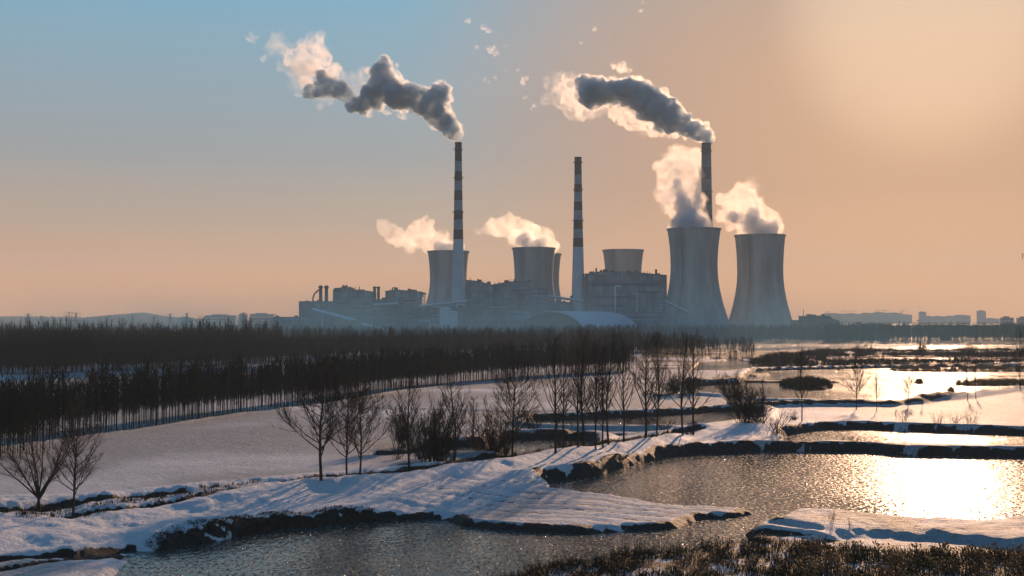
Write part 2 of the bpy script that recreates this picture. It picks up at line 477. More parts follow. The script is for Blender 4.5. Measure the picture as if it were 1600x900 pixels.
def land(X, Y):
    """height, bare soil 0-1, dry stubble 0-1"""
    shp = X.shape
    X, Y = X.ravel().astype(float), Y.ravel().astype(float)
    dist = np.hypot(X, Y)
    sp = sstep(-6, 0, -seg_dist(X, Y, SPIT, True) - 6)
    fg = sstep(0, 1, -seg_dist(X, Y, FOREGROUND, True) / 1.2 + .5)
    pth = sstep(-8, 4, -seg_dist(X, Y, PATH, True))
    # general level: pond-side land 1.7, the wide field lower
    h = .75 + .25 * fbm(X, Y, 60, 3)
    nearpond = np.zeros_like(X)
    soil = np.zeros_like(X)
    stub = np.clip(.55 + .25 * fbm(X, Y, 35, 3), 0, 1)
    high = np.zeros_like(X)
    for k, w in (('big', 26), ('low', 20), ('strip', 14), ('mid', 7), ('row', 8), ('lagoon', 8)):
        pl = PONDS[k]
        m = near_box(X, Y, pl, w + 5)
        d = np.full(X.shape, 1e3)
        d[m] = seg_dist(X[m], Y[m], pl, True)
        high = np.maximum(high, 1 - sstep(w * .5, w, d))
    lowd = seg_dist(X, Y, PONDS['low'], True)
    lev = LAND - .55 * sstep(24, 6, lowd)
    h = h + (lev - h) * np.maximum(high, pth)
    # the near side of the big pond is low, as is the furrowed spit
    fur_d = seg_dist(X, Y, FURROW, True)
    fur = sstep(-9, 3, -fur_d)
    h = h - fur * .5
    a, b = G(775, 774), G(1009, 789)
    fd = np.array([b.x - a.x, b.y - a.y]); fd /= np.hypot(*fd)
    u = -X * fd[1] + Y * fd[0]
    ph = np.abs(np.sin(u * math.pi / 3.1 + 1.1 * fbm(X, Y, 11, 3)))
    h += fur * .20 * (ph - .5) * (1 + .6 * fbm(X, Y, 9, 2))
    furrow_soil = fur * sstep(.45, .15, ph) * np.clip(.42 + .5 * fbm(X * .3, Y, 3.5, 3), 0, .75)
    # spit on the right and the foreground below it
    h = np.where(sp > 0, h + (1.25 - h) * sp, h)
    h = h + (.55 - h) * fg
    soil = np.maximum(soil, fg * np.clip(.55 + .9 * fbm(X, Y, 2.2, 3) , 0, 1))
    soil = np.maximum(soil, furrow_soil)
    # snow mounds on the path strip, wind ripples everywhere
    lump = np.clip(fbm(X * .8 + Y * .35, Y * .8, 5.0, 5, .6), -1.2, 1.2)
    h += pth * .18 * lump * (1 + .8 * sstep(0, -60, X))
    h += .05 * fbm(X, Y, 2.4, 3) * (1 + sp)
    h += .10 * sp * fbm(X, Y, 3.2, 3)
    for pl, hw, ht, br in RIDGES:
        m = near_box(X, Y, pl, hw * 3 + 2)
        x, y = X[m], Y[m]
        d = seg_dist(x, y, pl, False) / (hw * (1 + .22 * fbm(x, y, 9, 3)))
        g = np.exp(-d ** 2 * 1.3)
        h[m] += ht * g * (1 + .2 * fbm(x, y, 5, 3))
        if br > 0:
            soil[m] = np.maximum(soil[m], br * sstep(.25, .5, g + .12 * fbm(x, y, 2.5, 3)))
    for pl, hw, dp, br in DITCHES:
        m = near_box(X, Y, pl, hw * 6 + 3)
        x, y = X[m], Y[m]
        wv = 1.2 * hw * (1 + .3 * fbm(x, y, 7, 3))
        d = seg_dist(x, y, pl, False) / wv
        g = np.exp(-d ** 2 * 1.1)
        h[m] -= dp * g
        if br > .5 and hw > .75:                      # spoil thrown up on the far side
            d2 = seg_dist(x, y - 2.4 * hw, pl, False) / wv
            h[m] += .22 * np.exp(-d2 ** 2)
            soil[m] = np.maximum(soil[m], br * sstep(.6, .9, np.exp(-(seg_dist(x, y - .9 * hw, pl, False) / wv) ** 2) + .15 * fbm(x, y, 1.8, 3)))
        if br > 0:
            soil[m] = np.maximum(soil[m], br * sstep(.30, .5, g + .15 * fbm(x, y, 1.8, 3)))
    # ponds cut in, with broken soil banks
    for k, pl in PONDS.items():
        far = k.startswith('far')
        m = near_box(X, Y, pl, 12)
        x, y = X[m], Y[m]
        d = seg_dist(x, y, pl, True)
        wob = 0.0 if far else .5 * fbm(x, y, 6, 5, .65)
        d = d + wob
        bw = (2.6 if k == 'low' else 3.3) if not far else 3.0
        if k == 'low':
            bw = 3.4 + 7.0 * sstep(1, -3, x - XL)
        gentle = sstep(1, -3, x - XL) if k == 'low' else 0.0
        t = sstep(-.7 - 5.0 * gentle, bw - 4.0 * gentle, d)
        h[m] = -1.3 + (h[m] + 1.3) * t
        bank = sstep(-1, 0, d) * (1 - sstep(bw * .72, bw * 1.12, d + .95 * fbm(x, y, 2.6, 4, .6)))
        low_side = (fur[m] > .2) | ((sp[m] > .2) & (k == 'big'))
        bank = np.where(low_side & (k == 'big'), bank * .25, bank)
        if k == 'low':
            bank = bank * sstep(-2, 2, x - XL)
        bank *= 1 - .75 * sstep(.95, 1.2, fbm(x, y, 6.5, 5, .7))
        soil[m] = np.maximum(soil[m], np.clip(bank, 0, 1))
    for pl, ht in ISLES:
        m = near_box(X, Y, pl, 8)
        x, y = X[m], Y[m]
        d = seg_dist(x, y, pl, True) + .6 * fbm(x, y, 6, 3)
        g = sstep(1.5, -1.5, d)
        h[m] = np.maximum(h[m], -1.2 + (ht + 1.2) * g)
        soil[m] = np.maximum(soil[m], sstep(.5, .8, g))
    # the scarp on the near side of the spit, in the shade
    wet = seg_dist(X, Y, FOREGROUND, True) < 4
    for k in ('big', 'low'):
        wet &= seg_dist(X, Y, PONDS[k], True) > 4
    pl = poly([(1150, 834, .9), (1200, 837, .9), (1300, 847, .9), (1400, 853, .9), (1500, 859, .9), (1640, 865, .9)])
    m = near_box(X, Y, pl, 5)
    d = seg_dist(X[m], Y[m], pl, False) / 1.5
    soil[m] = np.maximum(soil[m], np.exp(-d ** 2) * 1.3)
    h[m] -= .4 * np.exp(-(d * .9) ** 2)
    h = np.where(wet, np.maximum(h, .22 + .05 * fbm(X, Y, 3, 2)), h)
    # rough reed land to the far right: stubble and scrub in long belts
    sd = seg_dist(X, Y, SOUTH, True)
    so = sstep(-10, 10, -sd)
    belt = fbm(X * .25, Y, 38, 4)
    soil = np.maximum(soil, so * sstep(-.25, .15, belt) * .85)
    soil = np.where(dist > 1250, np.maximum(soil, .75 * sstep(1250, 1350, dist)), soil)
    stub = np.maximum(stub, sp * np.clip(.62 + .5 * fbm(X, Y, 4, 3), .2, 1))
    stub = np.where(pth > .1, stub * (1 - .75 * pth), stub)
    stub = np.where(fur > .3, np.maximum(stub, .32), stub)
    h = np.where(dist > 900, h * .6 + .4, h)
    return h.reshape(shp), np.clip(soil, 0, 1).reshape(shp), np.clip(stub, 0, 1).reshape(shp)


# polar sheet, fine where the picture looks closely
az = np.concatenate([np.linspace(-180, -34, 30)[:-1], np.linspace(-34, -24, 60)[:-1], np.linspace(-24, 24, 700), np.linspace(24, 34, 60)[1:], np.linspace(34, 180, 30)[1:-1]])
rr_ = [3.0]
while rr_[-1] < 9200:
    r = rr_[-1]
    q = 1.25 if r < 60 else 1.06 if r < 95 else 1.0042 if r < 420 else 1.007 if r < 900 else 1.03
    rr_.append(r * q)
rr_ = np.array(rr_)
A, RR = np.meshgrid(np.radians(az), rr_)
GX, GY = RR * np.sin(A), RR * np.cos(A)
H, SOIL, STUB = land(GX, GY)
nr, na = GX.shape
verts = np.stack([GX, GY, H], -1).reshape(-1, 3)
idx = np.arange(nr * na).reshape(nr, na)
a = idx[:-1, :]; b = idx[1:, :]
an = np.roll(a, -1, axis=1); bn = np.roll(b, -1, axis=1)
faces = np.stack([a, an, bn, b], -1).reshape(-1, 4)
verts = np.vstack([verts, [[0, 0, float(H[0].mean())]]])

gm = bpy.data.materials.new('snowy_ground')
gm.use_nodes = True
n, l = gm.node_tree.nodes, gm.node_tree.links
bs = n['Principled BSDF']
bs.inputs['Roughness'].default_value = .65
bs.inputs['Specular IOR Level'].default_value = .25
tcg = nd(n, 'ShaderNodeTexCoord')
at_s = nd(n, 'ShaderNodeAttribute', attribute_name='soil')
at_t = nd(n, 'ShaderNodeAttribute', attribute_name='stub')


def tex(scale, detail=5.0, rough=.6, stretch=None):
    t = nd(n, 'ShaderNodeTexNoise', ins={'Scale': scale, 'Detail': detail, 'Roughness': rough})
    if stretch:
        mp = nd(n, 'ShaderNodeMapping')
        mp.inputs['Scale'].default_value = stretch
        l.new(tcg.outputs['Object'], mp.inputs[0]); l.new(mp.outputs[0], t.inputs['Vector'])
    else:
        l.new(tcg.outputs['Object'], t.inputs['Vector'])
    return t


def math_(op, a_, b_=None, c_=None, clamp=False):
    m_ = nd(n, 'ShaderNodeMath', operation=op)
    m_.use_clamp = clamp
    for i, v in enumerate((a_, b_, c_)):
        if v is None:
            continue
        if isinstance(v, (int, float)):
            m_.inputs[i].default_value = v
        else:
            l.new(v, m_.inputs[i])
    return m_.outputs[0]


nf = tex(1.6, 6, .7)
nc = tex(.25, 4, .6)
nt = tex(3.2, 5, .75, (.75, 1.3, 1))
snow = ramp(n, [(.3, (.70, .73, .77)), (.7, (.80, .81, .82))])
l.new(nc.outputs['Fac'], snow.inputs[0])
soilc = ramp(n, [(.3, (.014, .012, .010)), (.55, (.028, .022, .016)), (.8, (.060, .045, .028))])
l.new(nf.outputs['Fac'], soilc.inputs[0])
stubc = ramp(n, [(.3, (.07, .050, .032)), (.7, (.22, .155, .095))])
l.new(nt.outputs['Fac'], stubc.inputs[0])
# dry stalks poke through where stubble is high
th = math_('SUBTRACT', .72, math_('MULTIPLY', at_t.outputs['Fac'], .30))
mask_t = math_('MULTIPLY', math_('SUBTRACT', nt.outputs['Fac'], th), 13.0, clamp=True)
mx1 = nd(n, 'ShaderNodeMix', data_type='RGBA')
l.new(mask_t, mx1.inputs[0]); l.new(snow.outputs[0], mx1.inputs[6]); l.new(stubc.outputs[0], mx1.inputs[7])
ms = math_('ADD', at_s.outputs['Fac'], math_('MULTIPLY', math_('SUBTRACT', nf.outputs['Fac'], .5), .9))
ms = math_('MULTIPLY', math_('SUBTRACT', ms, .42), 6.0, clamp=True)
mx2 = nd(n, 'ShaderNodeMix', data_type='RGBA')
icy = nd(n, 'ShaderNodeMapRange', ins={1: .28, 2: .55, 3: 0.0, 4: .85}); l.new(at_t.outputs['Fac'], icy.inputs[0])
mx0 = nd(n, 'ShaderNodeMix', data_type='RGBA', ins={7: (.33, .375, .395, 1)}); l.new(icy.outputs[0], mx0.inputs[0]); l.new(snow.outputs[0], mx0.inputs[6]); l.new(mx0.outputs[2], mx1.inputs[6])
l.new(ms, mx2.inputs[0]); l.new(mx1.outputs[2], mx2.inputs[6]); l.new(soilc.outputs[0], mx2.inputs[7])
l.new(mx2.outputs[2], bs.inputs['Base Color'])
bh = math_('ADD', math_('MULTIPLY', tex(.8, 6, .7, (.8, 1.2, 1)).outputs['Fac'], 1.5), math_('MULTIPLY', tex(2.6, 4, .7).outputs['Fac'], .34))
bp = nd(n, 'ShaderNodeBump', ins={'Strength': .75, 'Distance': 1.0})
l.new(bh, bp.inputs['Height']); l.new(bp.outputs[0], bs.inputs['Normal'])

ground = mesh_obj('ground', verts, faces, gm, smooth=True)
ground['kind'] = 'structure'
for nm, arr in (('soil', SOIL), ('stub', STUB)):
    at = ground.data.attributes.new(nm, 'FLOAT', 'POINT')
    at.data.foreach_set('value', np.append(arr.ravel(), 0.0).astype(np.float32))


def ground_z(x, y):
    return float(land(np.array([float(x)]), np.array([float(y)]))[0][0])


# water
wm = bpy.data.materials.new('pond_water')
wm.use_nodes = True
n, l = wm.node_tree.nodes, wm.node_tree.links
b = n['Principled BSDF']
b.inputs['Base Color'].default_value = (.030, .050, .052, 1)
b.inputs['Roughness'].default_value = .09
b.inputs['Specular IOR Level'].default_value = .5
b.inputs['IOR'].default_value = 1.33
t = nd(n, 'ShaderNodeTexCoord')
mp = nd(n, 'ShaderNodeMapping'); mp.inputs['Scale'].default_value = (1.25, .62, 1)
l.new(t.outputs['Object'], mp.inputs[0])
n1 = nd(n, 'ShaderNodeTexNoise', ins={'Scale': .85, 'Detail': 2.0, 'Roughness': .5, 'Distortion': .9})
n2 = nd(n, 'ShaderNodeTexNoise', ins={'Scale': 1.9, 'Detail': 3.0, 'Roughness': .6})
n3 = nd(n, 'ShaderNodeTexNoise', ins={'Scale': .03, 'Detail': 3.0})
for q_ in (n1, n2, n3):
    l.new(mp.outputs[0], q_.inputs['Vector'])
ad = nd(n, 'ShaderNodeMath', operation='MULTIPLY_ADD', ins={1: .3})
l.new(n2.outputs['Fac'], ad.inputs[0]); l.new(n1.outputs['Fac'], ad.inputs[2])
n4 = nd(n, 'ShaderNodeTexNoise', ins={'Scale': 2.1, 'Detail': 1.0, 'Distortion': .5}); l.new(mp.outputs[0], n4.inputs['Vector'])
chop = nd(n, 'ShaderNodeMapRange', ins={1: .60, 2: .80, 3: 0.0, 4: 2.6}); l.new(n4.outputs['Fac'], chop.inputs[0])
ad2 = nd(n, 'ShaderNodeMath', operation='ADD'); l.new(ad.outputs[0], ad2.inputs[0]); l.new(chop.outputs[0], ad2.inputs[1])
bp = nd(n, 'ShaderNodeBump', ins={'Strength': 1.0, 'Distance': .085})
l.new(ad2.outputs[0], bp.inputs['Height']); l.new(bp.outputs[0], b.inputs['Normal'])
# thin flecks of new ice, thicker in places; colour also paints rippled sky reflection
sb = nd(n, 'ShaderNodeMath', operation='MULTIPLY_ADD', ins={1: .30, 2: .375})
l.new(n3.outputs['Fac'], sb.inputs[0])
df = nd(n, 'ShaderNodeMath', operation='SUBTRACT'); l.new(n2.outputs['Fac'], df.inputs[0]); l.new(sb.outputs[0], df.inputs[1])
ml = nd(n, 'ShaderNodeMath', operation='MULTIPLY', ins={1: 12.0}); ml.use_clamp = True; l.new(df.outputs[0], ml.inputs[0])
cx = nd(n, 'ShaderNodeMix', data_type='RGBA', ins={6: (.030, .045, .042, 1), 7: (.15, .14, .12, 1)}); l.new(ml.outputs[0], cx.inputs[0]); l.new(cx.outputs[2], b.inputs['Base Color'])
rx = nd(n, 'ShaderNodeMapRange', ins={3: .05, 4: .58}); l.new(ml.outputs[0], rx.inputs[0]); l.new(rx.outputs[0], b.inputs['Roughness'])
sx = nd(n, 'ShaderNodeMapRange', ins={3: .5, 4: .03}); l.new(ml.outputs[0], sx.inputs[0]); l.new(sx.outputs[0], b.inputs['Specular IOR Level'])
water = mesh_obj('water', [(-900, 60, 0), (1100, 60, 0), (1800, 1500, 0), (-900, 1500, 0)], [(0, 1, 2, 3)], wm)
water['kind'] = 'structure'

# far hills behind the left end of the works


def hill(name, prof, Y, depth, col):
    pts = [(P(px, py, Y).x, P(px, py, Y).z) for px, py in prof]
    xs = np.linspace(pts[0][0], pts[-1][0], 120)
    zs = np.interp(xs, [p[0] for p in pts], [p[1] for p in pts])
    V, Fc = [], []
    ys = np.linspace(-1, 1, 13)
    for j, yy in enumerate(ys):
        k_ = math.cos(yy * math.pi / 2) ** .8
        for i, x in enumerate(xs):
            zz = -3 + (zs[i] + 3 + 5 * mnoise.noise(Vector((x * .006, yy * 3, 1)))  * (1 if 0 < i < 119 else 0)) * k_
            V.append((x, Y + depth * yy, zz))
    for j in range(12):
        for i in range(119):
            q = j * 120 + i
            Fc.append((q, q + 1, q + 121, q + 120))
    o = mesh_obj(name, V, Fc, mat(name + '_scrub', col, var=.3, scale=.004), smooth=True)
    o['kind'] = 'structure'


hill('hill', [(100, 500), (140, 496), (165, 493), (190, 490.5), (205, 489.5), (222, 488.5), (240, 491), (262, 494.5), (290, 497), (330, 499.5), (360, 500)], 5600, 500, (.10, .10, .10))
hill('hill', [(-260, 500), (-120, 494), (-40, 495.5), (20, 494), (60, 495), (150, 495.8), (200, 496), (300, 498), (420, 501)], 7200, 600, (.10, .10, .10))
# ---------------------------------------------------------------- haze
def volume_mat(name, col, dens, aniso, noise_scale=None, lo=0.0, hi=1.0, t0=.35, t1=.6, absorb=None):
    m = bpy.data.materials.new(name)
    m.use_nodes = True
    n, l = m.node_tree.nodes, m.node_tree.links
    n.clear()
    o = nd(n, 'ShaderNodeOutputMaterial')
    v = nd(n, 'ShaderNodeVolumePrincipled')
    v.inputs['Color'].default_value = (*col, 1)
    v.inputs['Density'].default_value = dens
    v.inputs['Anisotropy'].default_value = aniso
    l.new(v.outputs[0], o.inputs['Volume'])
    if noise_scale:
        t = nd(n, 'ShaderNodeTexCoord')
        no = nd(n, 'ShaderNodeTexNoise', ins={'Scale': noise_scale, 'Detail': 4.0, 'Roughness': .62, 'Distortion': .4})
        l.new(t.outputs['Object'], no.inputs['Vector'])
        mr = nd(n, 'ShaderNodeMapRange', ins={1: t0, 2: t1, 3: lo, 4: hi})
        l.new(no.outputs['Fac'], mr.inputs[0])
        mu = nd(n, 'ShaderNodeMath', operation='MULTIPLY', ins={1: dens})
        l.new(mr.outputs[0], mu.inputs[0])
        l.new(mu.outputs[0], v.inputs['Density'])
    return m


HAZE_D = .95e-4
MIST_D = 1.9e-3
hz = MB().box(-9500, 9500, -2500, 9500, -2.2, 490).build('haze', volume_mat('haze_air', (.72, .87, .95), HAZE_D, .1))
tag(hz, 'thin winter haze over the whole plain', 'haze', kind='stuff')
# a bank of cold mist lies over the works and the wood in front of it
mist_m = bpy.data.materials.new('mist_air')
mist_m.use_nodes = True
n, l = mist_m.node_tree.nodes, mist_m.node_tree.links
n.clear()
o = nd(n, 'ShaderNodeOutputMaterial')
v = nd(n, 'ShaderNodeVolumePrincipled')
v.inputs['Color'].default_value = (.22, .55, .74, 1)
v.inputs['Anisotropy'].default_value = .1
t = nd(n, 'ShaderNodeTexCoord')
no = nd(n, 'ShaderNodeTexNoise', ins={'Scale': .010, 'Detail': 4.0, 'Roughness': .6})
l.new(t.outputs['Object'], no.inputs['Vector'])
mr = nd(n, 'ShaderNodeMapRange', ins={1: .36, 2: .66, 3: .15, 4: 2.0})
l.new(no.outputs['Fac'], mr.inputs[0])
sp_ = nd(n, 'ShaderNodeSeparateXYZ')
l.new(t.outputs['Generated'], sp_.inputs[0])
zr = ramp(n, [(0, 1.0), (.35, .62), (.7, .16), (1, 0.0)], 'B_SPLINE')
xr = ramp(n, [(0, 0.0), (.14, .8), (.35, .95), (.6, 1.0), (.86, .45), (1, 0.0)], 'B_SPLINE')
l.new(sp_.outputs['Z'], zr.inputs[0]); l.new(sp_.outputs['X'], xr.inputs[0])
m1 = nd(n, 'ShaderNodeMath', operation='MULTIPLY'); m2 = nd(n, 'ShaderNodeMath', operation='MULTIPLY'); m3 = nd(n, 'ShaderNodeMath', operation='MULTIPLY', ins={1: MIST_D})
yr = ramp(n, [(0, 0.0), (.18, .25), (.33, 1.0)]); l.new(sp_.outputs['Y'], yr.inputs[0]); m0 = nd(n, 'ShaderNodeMath', operation='MULTIPLY'); l.new(zr.outputs[0], m0.inputs[0]); l.new(yr.outputs[0], m0.inputs[1]); l.new(m0.outputs[0], m1.inputs[0]); l.new(xr.outputs[0], m1.inputs[1]); l.new(m1.outputs[0], m2.inputs[0]); l.new(mr.outputs[0], m2.inputs[1]); l.new(m2.outputs[0], m3.inputs[0])
l.new(m3.outputs[0], v.inputs['Density']); l.new(v.outputs[0], o.inputs['Volume'])
mo = MB().box(-620, 560, 820, 1560, -1.8, 66).build('mist', mist_m)
tag(mo, 'bluish bank of cold mist lying before the foot of the power station', 'mist', kind='stuff')


# ---------------------------------------------------------------- the power station
def cooling_tower(px, Y, top_py, top_w, waist_py, waist_w, c_low, label):
    """px, widths and heights as seen at the distance Y"""
    s = Y / F
    base = Vector(((px - 800) * s, Y, 1.0))
    zt = P(px, top_py, Y).z - 1
    zw = P(px, waist_py, Y).z - 1
    rw, rt = waist_w * s, top_w * s
    cu = (zt - zw) / math.sqrt(max((rt / rw) ** 2 - 1, 1e-3))
    cl = c_low * s

    def rad(z):
        return rw * math.sqrt(1 + ((z - zw) / (cu if z > zw else cl)) ** 2)
    t = empty('cooling_tower', base, label, 'cooling tower', 'concrete cooling towers of the power station')
    z0 = 8.5
    prof = [(rad(z), z) for z in np.linspace(z0, zt, 40)]
    ins = [(rad(z) - .9, z) for z in np.linspace(zt, z0, 20)]
    MB().lathe(prof + ins, 96, close=True).build('shell', M['concrete'], t, True)
    MB().lathe([(rt - .2, zt - 1.4), (rt + .9, zt - 1.3), (rt + .9, zt + .5), (rt - .6, zt + .5)], 96, close=True).build('rim', M['concrete'], t)
    MB().lathe([(rad(z0) - .6, z0 - 1.5), (rad(z0) + .8, z0 - 1.5), (rad(z0) + .8, z0 + .1), (rad(z0) - .6, z0 + .1)], 96, close=True).build('lintel', M['concrete'], t)
    lg = MB()
    n = 36
    for i in range(n):
        a0 = 2 * math.pi * i / n
        for da in (-1, 1):
            a1 = a0 + da * math.pi / n
            r0, r1 = rad(0) + 1.2, rad(z0)
            lg.tube((r0 * math.cos(a0), r0 * math.sin(a0), 0), (r1 * math.cos(a1), r1 * math.sin(a1), z0 - 1.4), .5, .45, 6)
    lg.build('leg_ring', M['concrete'], t)
    st = MB()
    for z in np.arange(12, zt, 1.2):
        pass
    a = -2.2
    pts = [(rad(z) * math.cos(a) + .5 * math.cos(a), rad(z) * math.sin(a) + .5 * math.sin(a), z) for z in np.linspace(9, zt + 1, 24)]
    st.path(pts, .28, 4)
    st.build('ladder', M['steel'], t)
    return t, base, zt, rt


T = {}
T['A'] = cooling_tower(1084.7, 1650, 358, 41.5, 416, 36.5, 80, 'tallest cooling tower, left one of the big pair at the right end of the works')
T['B'] = cooling_tower(1188, 1720, 368, 39, 425, 35.5, 79, 'cooling tower standing alone at the right end of the works, open sky on its right')
T['1'] = cooling_tower(700.5, 1880, 393, 32.3, 437, 28.8, 55, 'cooling tower directly behind the left striped chimney')
T['2'] = cooling_tower(834, 1750, 388, 33.5, 435, 30, 60, 'middle cooling tower in front of its twin, steam leaning left off its rim')
T['3'] = cooling_tower(846, 1930, 397, 31, 438, 27.8, 55, 'cooling tower half hidden behind the middle one, only its right edge seen')
T['4'] = cooling_tower(974, 1930, 391, 32, 436, 28, 56, 'small steamless cooling tower rising behind the big boiler house')


def chimney(px, Y, top_py, w_top, w_low, low_py, edges, first, rings, label, pal=None):
    s = Y / F
    t = empty('striped_chimney', ((px - 800) * s, Y, 1.0), label, 'chimney', 'tall chimneys of the power station')
    pal = pal or (M['paint_dark'], M['paint_white'])
    zt, zl = P(px, top_py, Y).z - 1, P(px, low_py, Y).z - 1

    def rad(z):
        u = (zt - z) / (zt - zl)
        return s * (w_top + (w_low - w_top) * (.55 * u + .45 * u * u))
    hs = [top_py] + list(edges)
    for i, e in enumerate(hs):
        z1 = P(px, e, Y).z - 1
        z0 = P(px, hs[i + 1], Y).z - 1 if i + 1 < len(hs) else 0
        prof = [(rad(z) + .002 * i, z) for z in np.linspace(z0, z1, 8 if z0 == 0 else 3)]
        o = MB().lathe(prof + [(prof[-1][0] - .8, z1), (prof[0][0] - .8, z0)], 40, close=True)
        dark = (i % 2 == 0) == (first == 'dark')
        if i + 1 < len(hs):
            o = o.build('painted_band', pal[0] if dark else pal[1], t, False)
            o['label'] = 'dark red painted band' if dark else 'white painted band'
        else:
            o.build('shaft', M['paint_pale'], t, False)
    for rp in rings:
        z = P(px, rp, Y).z - 1
        r = rad(z)
        MB().lathe([(r, z - .6), (r + 1.5, z - .3), (r + 1.5, z + .1), (r + .1, z + .1)], 40, close=True).build('gallery_deck', M['dark'], t)
        b = MB()
        for i in range(24):
            a = 2 * math.pi * i / 24
            b.tube(((r + 1.45) * math.cos(a), (r + 1.45) * math.sin(a), z), ((r + 1.45) * math.cos(a), (r + 1.45) * math.sin(a), z + 1.3), .06, .06, 4)
        b.lathe([(r + 1.4, z + 1.2), (r + 1.5, z + 1.2), (r + 1.5, z + 1.3), (r + 1.4, z + 1.3)], 40, close=True)
        b.build('gallery_rail', M['dark'], t)
    MB().lathe([(s * w_top - .5, zt - 1.0), (s * w_top + .45, zt - .8), (s * w_top + .45, zt + .3), (s * w_top - .5, zt + .3)], 40, close=True).build('cap_ring', M['dark'], t)
    return t


chimney(716, 1600, 223, 5.3, 11, 495, (252, 268, 283, 298, 313, 329, 343, 359, 374), 'dark', (233.5, 278, 332),
        'leftmost red and white banded chimney, smoke streaming left from its top')
chimney(903.5, 1660, 246, 5.4, 11, 480, (273, 288, 301, 315.5, 329, 344, 358, 372, 386), 'dark', (254, 296.5, 345),
        'middle banded chimney with no smoke at its top')
chimney(1104.5, 1780, 224, 7.4, 10.5, 400, (243, 262, 281, 303, 320, 336, 357), 'dark', (236, 300),
        'broad banded chimney rising behind the tallest cooling tower', (M['paint_brown'], M['paint_grey']))


def hall(name, outline, Y, depth, m, label, cat='building', base=1.0, windows=None, extras=None, wall='wall', face=0.0, roofm=None):
    """a block whose front outline is read at the distance Y; outline is (px, py) of its roof line from left to right"""
    s = Y / F
    cx = sum(p[0] for p in outline) / len(outline)
    org = Vector(((cx - 800) * s, Y, base))
    t = empty(name, org, label, cat, rz=face)
    top = [((px - cx) * s, P(px, py, Y).z - base) for px, py in outline]
    pts = [(top[0][0], 0)] + top + [(top[-1][0], 0)]
    MB().prism(pts, 0, depth).build(wall, m, t)
    # roof sheet a little proud of the walls
    rb = MB()
    for (x0, z0), (x1, z1) in zip(top[:-1], top[1:]):
        if abs(x1 - x0) < .6:
            continue
        rb.prism([(x0 - .3, z0 + .003), (x1 + .3, z1 + .003), (x1 + .3, z1 + .7), (x0 - .3, z0 + .7)], -.5, depth + .5)
    rb.build('roof', roofm or M['clad_dark'], t)
    if windows:
        for (x0, x1, y0, y1) in windows:
            a, b = P(x0, y1, Y), P(x1, y0, Y)
            MB().box(a.x - org.x, b.x - org.x, -.35, .05, a.z - base, b.z - base).build('window_strip', M['hall_glass'], t)
    w_, h_ = top[-1][0] - top[0][0], min(z for _, z in top)
    r_ = random.Random(int(cx * 7))
    if w_ > 22:                                    # clutter of a working plant: ducts, stairs, roof gear
        for _ in range(int(w_ / 11)):
            x = r_.uniform(top[0][0] + 2, top[-1][0] - 3)
            zt = np.interp(x, [p[0] for p in top], [p[1] for p in top]) + .7
            a_, b_, c_ = r_.uniform(1.0, 3.2), r_.uniform(1.0, 2.6), r_.uniform(.8, 3.0)
            MB().box(x - a_, x + a_, 3, 3 + 2 * b_, zt - .2, zt + c_).build('roof_unit', M['clad_dark'], t)
        for _ in range(int(w_ / 16)):
            x = r_.uniform(top[0][0] + 3, top[-1][0] - 3)
            z1 = h_ * r_.uniform(.35, .9)
            m_ = MB().path([(x, -1.6, 0), (x, -1.6, z1), (x + r_.uniform(6, 14) * r_.choice((-1, 1)), -1.6, z1)], r_.uniform(.4, 1.0), 8)
            m_.build('duct', r_.choice((M['steel'], M['roof_pale'], M['clad_dark'])), t)
        x = r_.choice((top[0][0] + 2.5, top[-1][0] - 2.5))
        m_ = MB()
        nfl = max(2, int(h_ / 4))
        for k in range(nfl):
            z0_, z1_ = h_ * k / nfl, h_ * (k + 1) / nfl
            s0, s1 = (-2, 2) if k % 2 == 0 else (2, -2)
            m_.tube((x + s0, -1.2, z0_), (x + s1, -1.2, z1_), .22, .22, 4)
            m_.box(x - 2.4, x + 2.4, -2.0, -.4, z1_ - .12, z1_ + .12)
        m_.build('stair', M['steel'], t)
        n_l = max(2, int(h_ / 9))
        for k in range(1, n_l):
            z = h_ * k / n_l
            MB().box(top[0][0] + .5, top[-1][0] - .5, -.5, -.02, z - .22, z + .22).build('cornice', M['steel'], t)
    return t, org


def poles(t, org, Y, base, lst, name='vent_pipe'):
    for px, py0, py1, w in lst:
        a, b = P(px, py0, Y), P(px, py1, Y)
        o = MB().tube((a.x - org.x, 3, a.z - base), (a.x - org.x, 3, b.z - base), w, w * .9, 8)
        if w > .8:
            o.lathe([(w, b.z - base), (w * 1.4, b.z - base + .3), (w * 1.4, b.z - base + .9), (.01, b.z - base + 1.5)], 8, a.x - org.x, 3)
        o.build(name, M['dark'], t)


def lattice(t, org, Y, base, x0, x1, y0, y1, depth=10, nx=2, nz=7, y_off=0.0):
    """open steel frame"""
    a, b = P(x0, y1, Y), P(x1, y0, Y)
    X0, X1, Z0, Z1 = a.x - org.x, b.x - org.x, a.z - base, b.z - base
    m = MB()
    for i in range(nx + 1):
        x = X0 + (X1 - X0) * i / nx
        for y in (y_off, y_off + depth):
            m.tube((x, y, Z0), (x, y, Z1), .32, .32, 4)
    for j in range(nz + 1):
        z = Z0 + (Z1 - Z0) * j / nz
        for y in (y_off, y_off + depth):
            m.tube((X0, y, z), (X1, y, z), .3, .3, 4)
        for i in range(nx + 1):
            x = X0 + (X1 - X0) * i / nx
            m.tube((x, y_off, z), (x, y_off + depth, z), .25, .25, 4)
    for j in range(nz):
        z, z2 = Z0 + (Z1 - Z0) * j / nz, Z0 + (Z1 - Z0) * (j + 1) / nz
        m.tube((X0, y_off, z), (X1, y_off, z2), .18, .18, 4)
    return m.build('steel_frame', M['steel'], t)


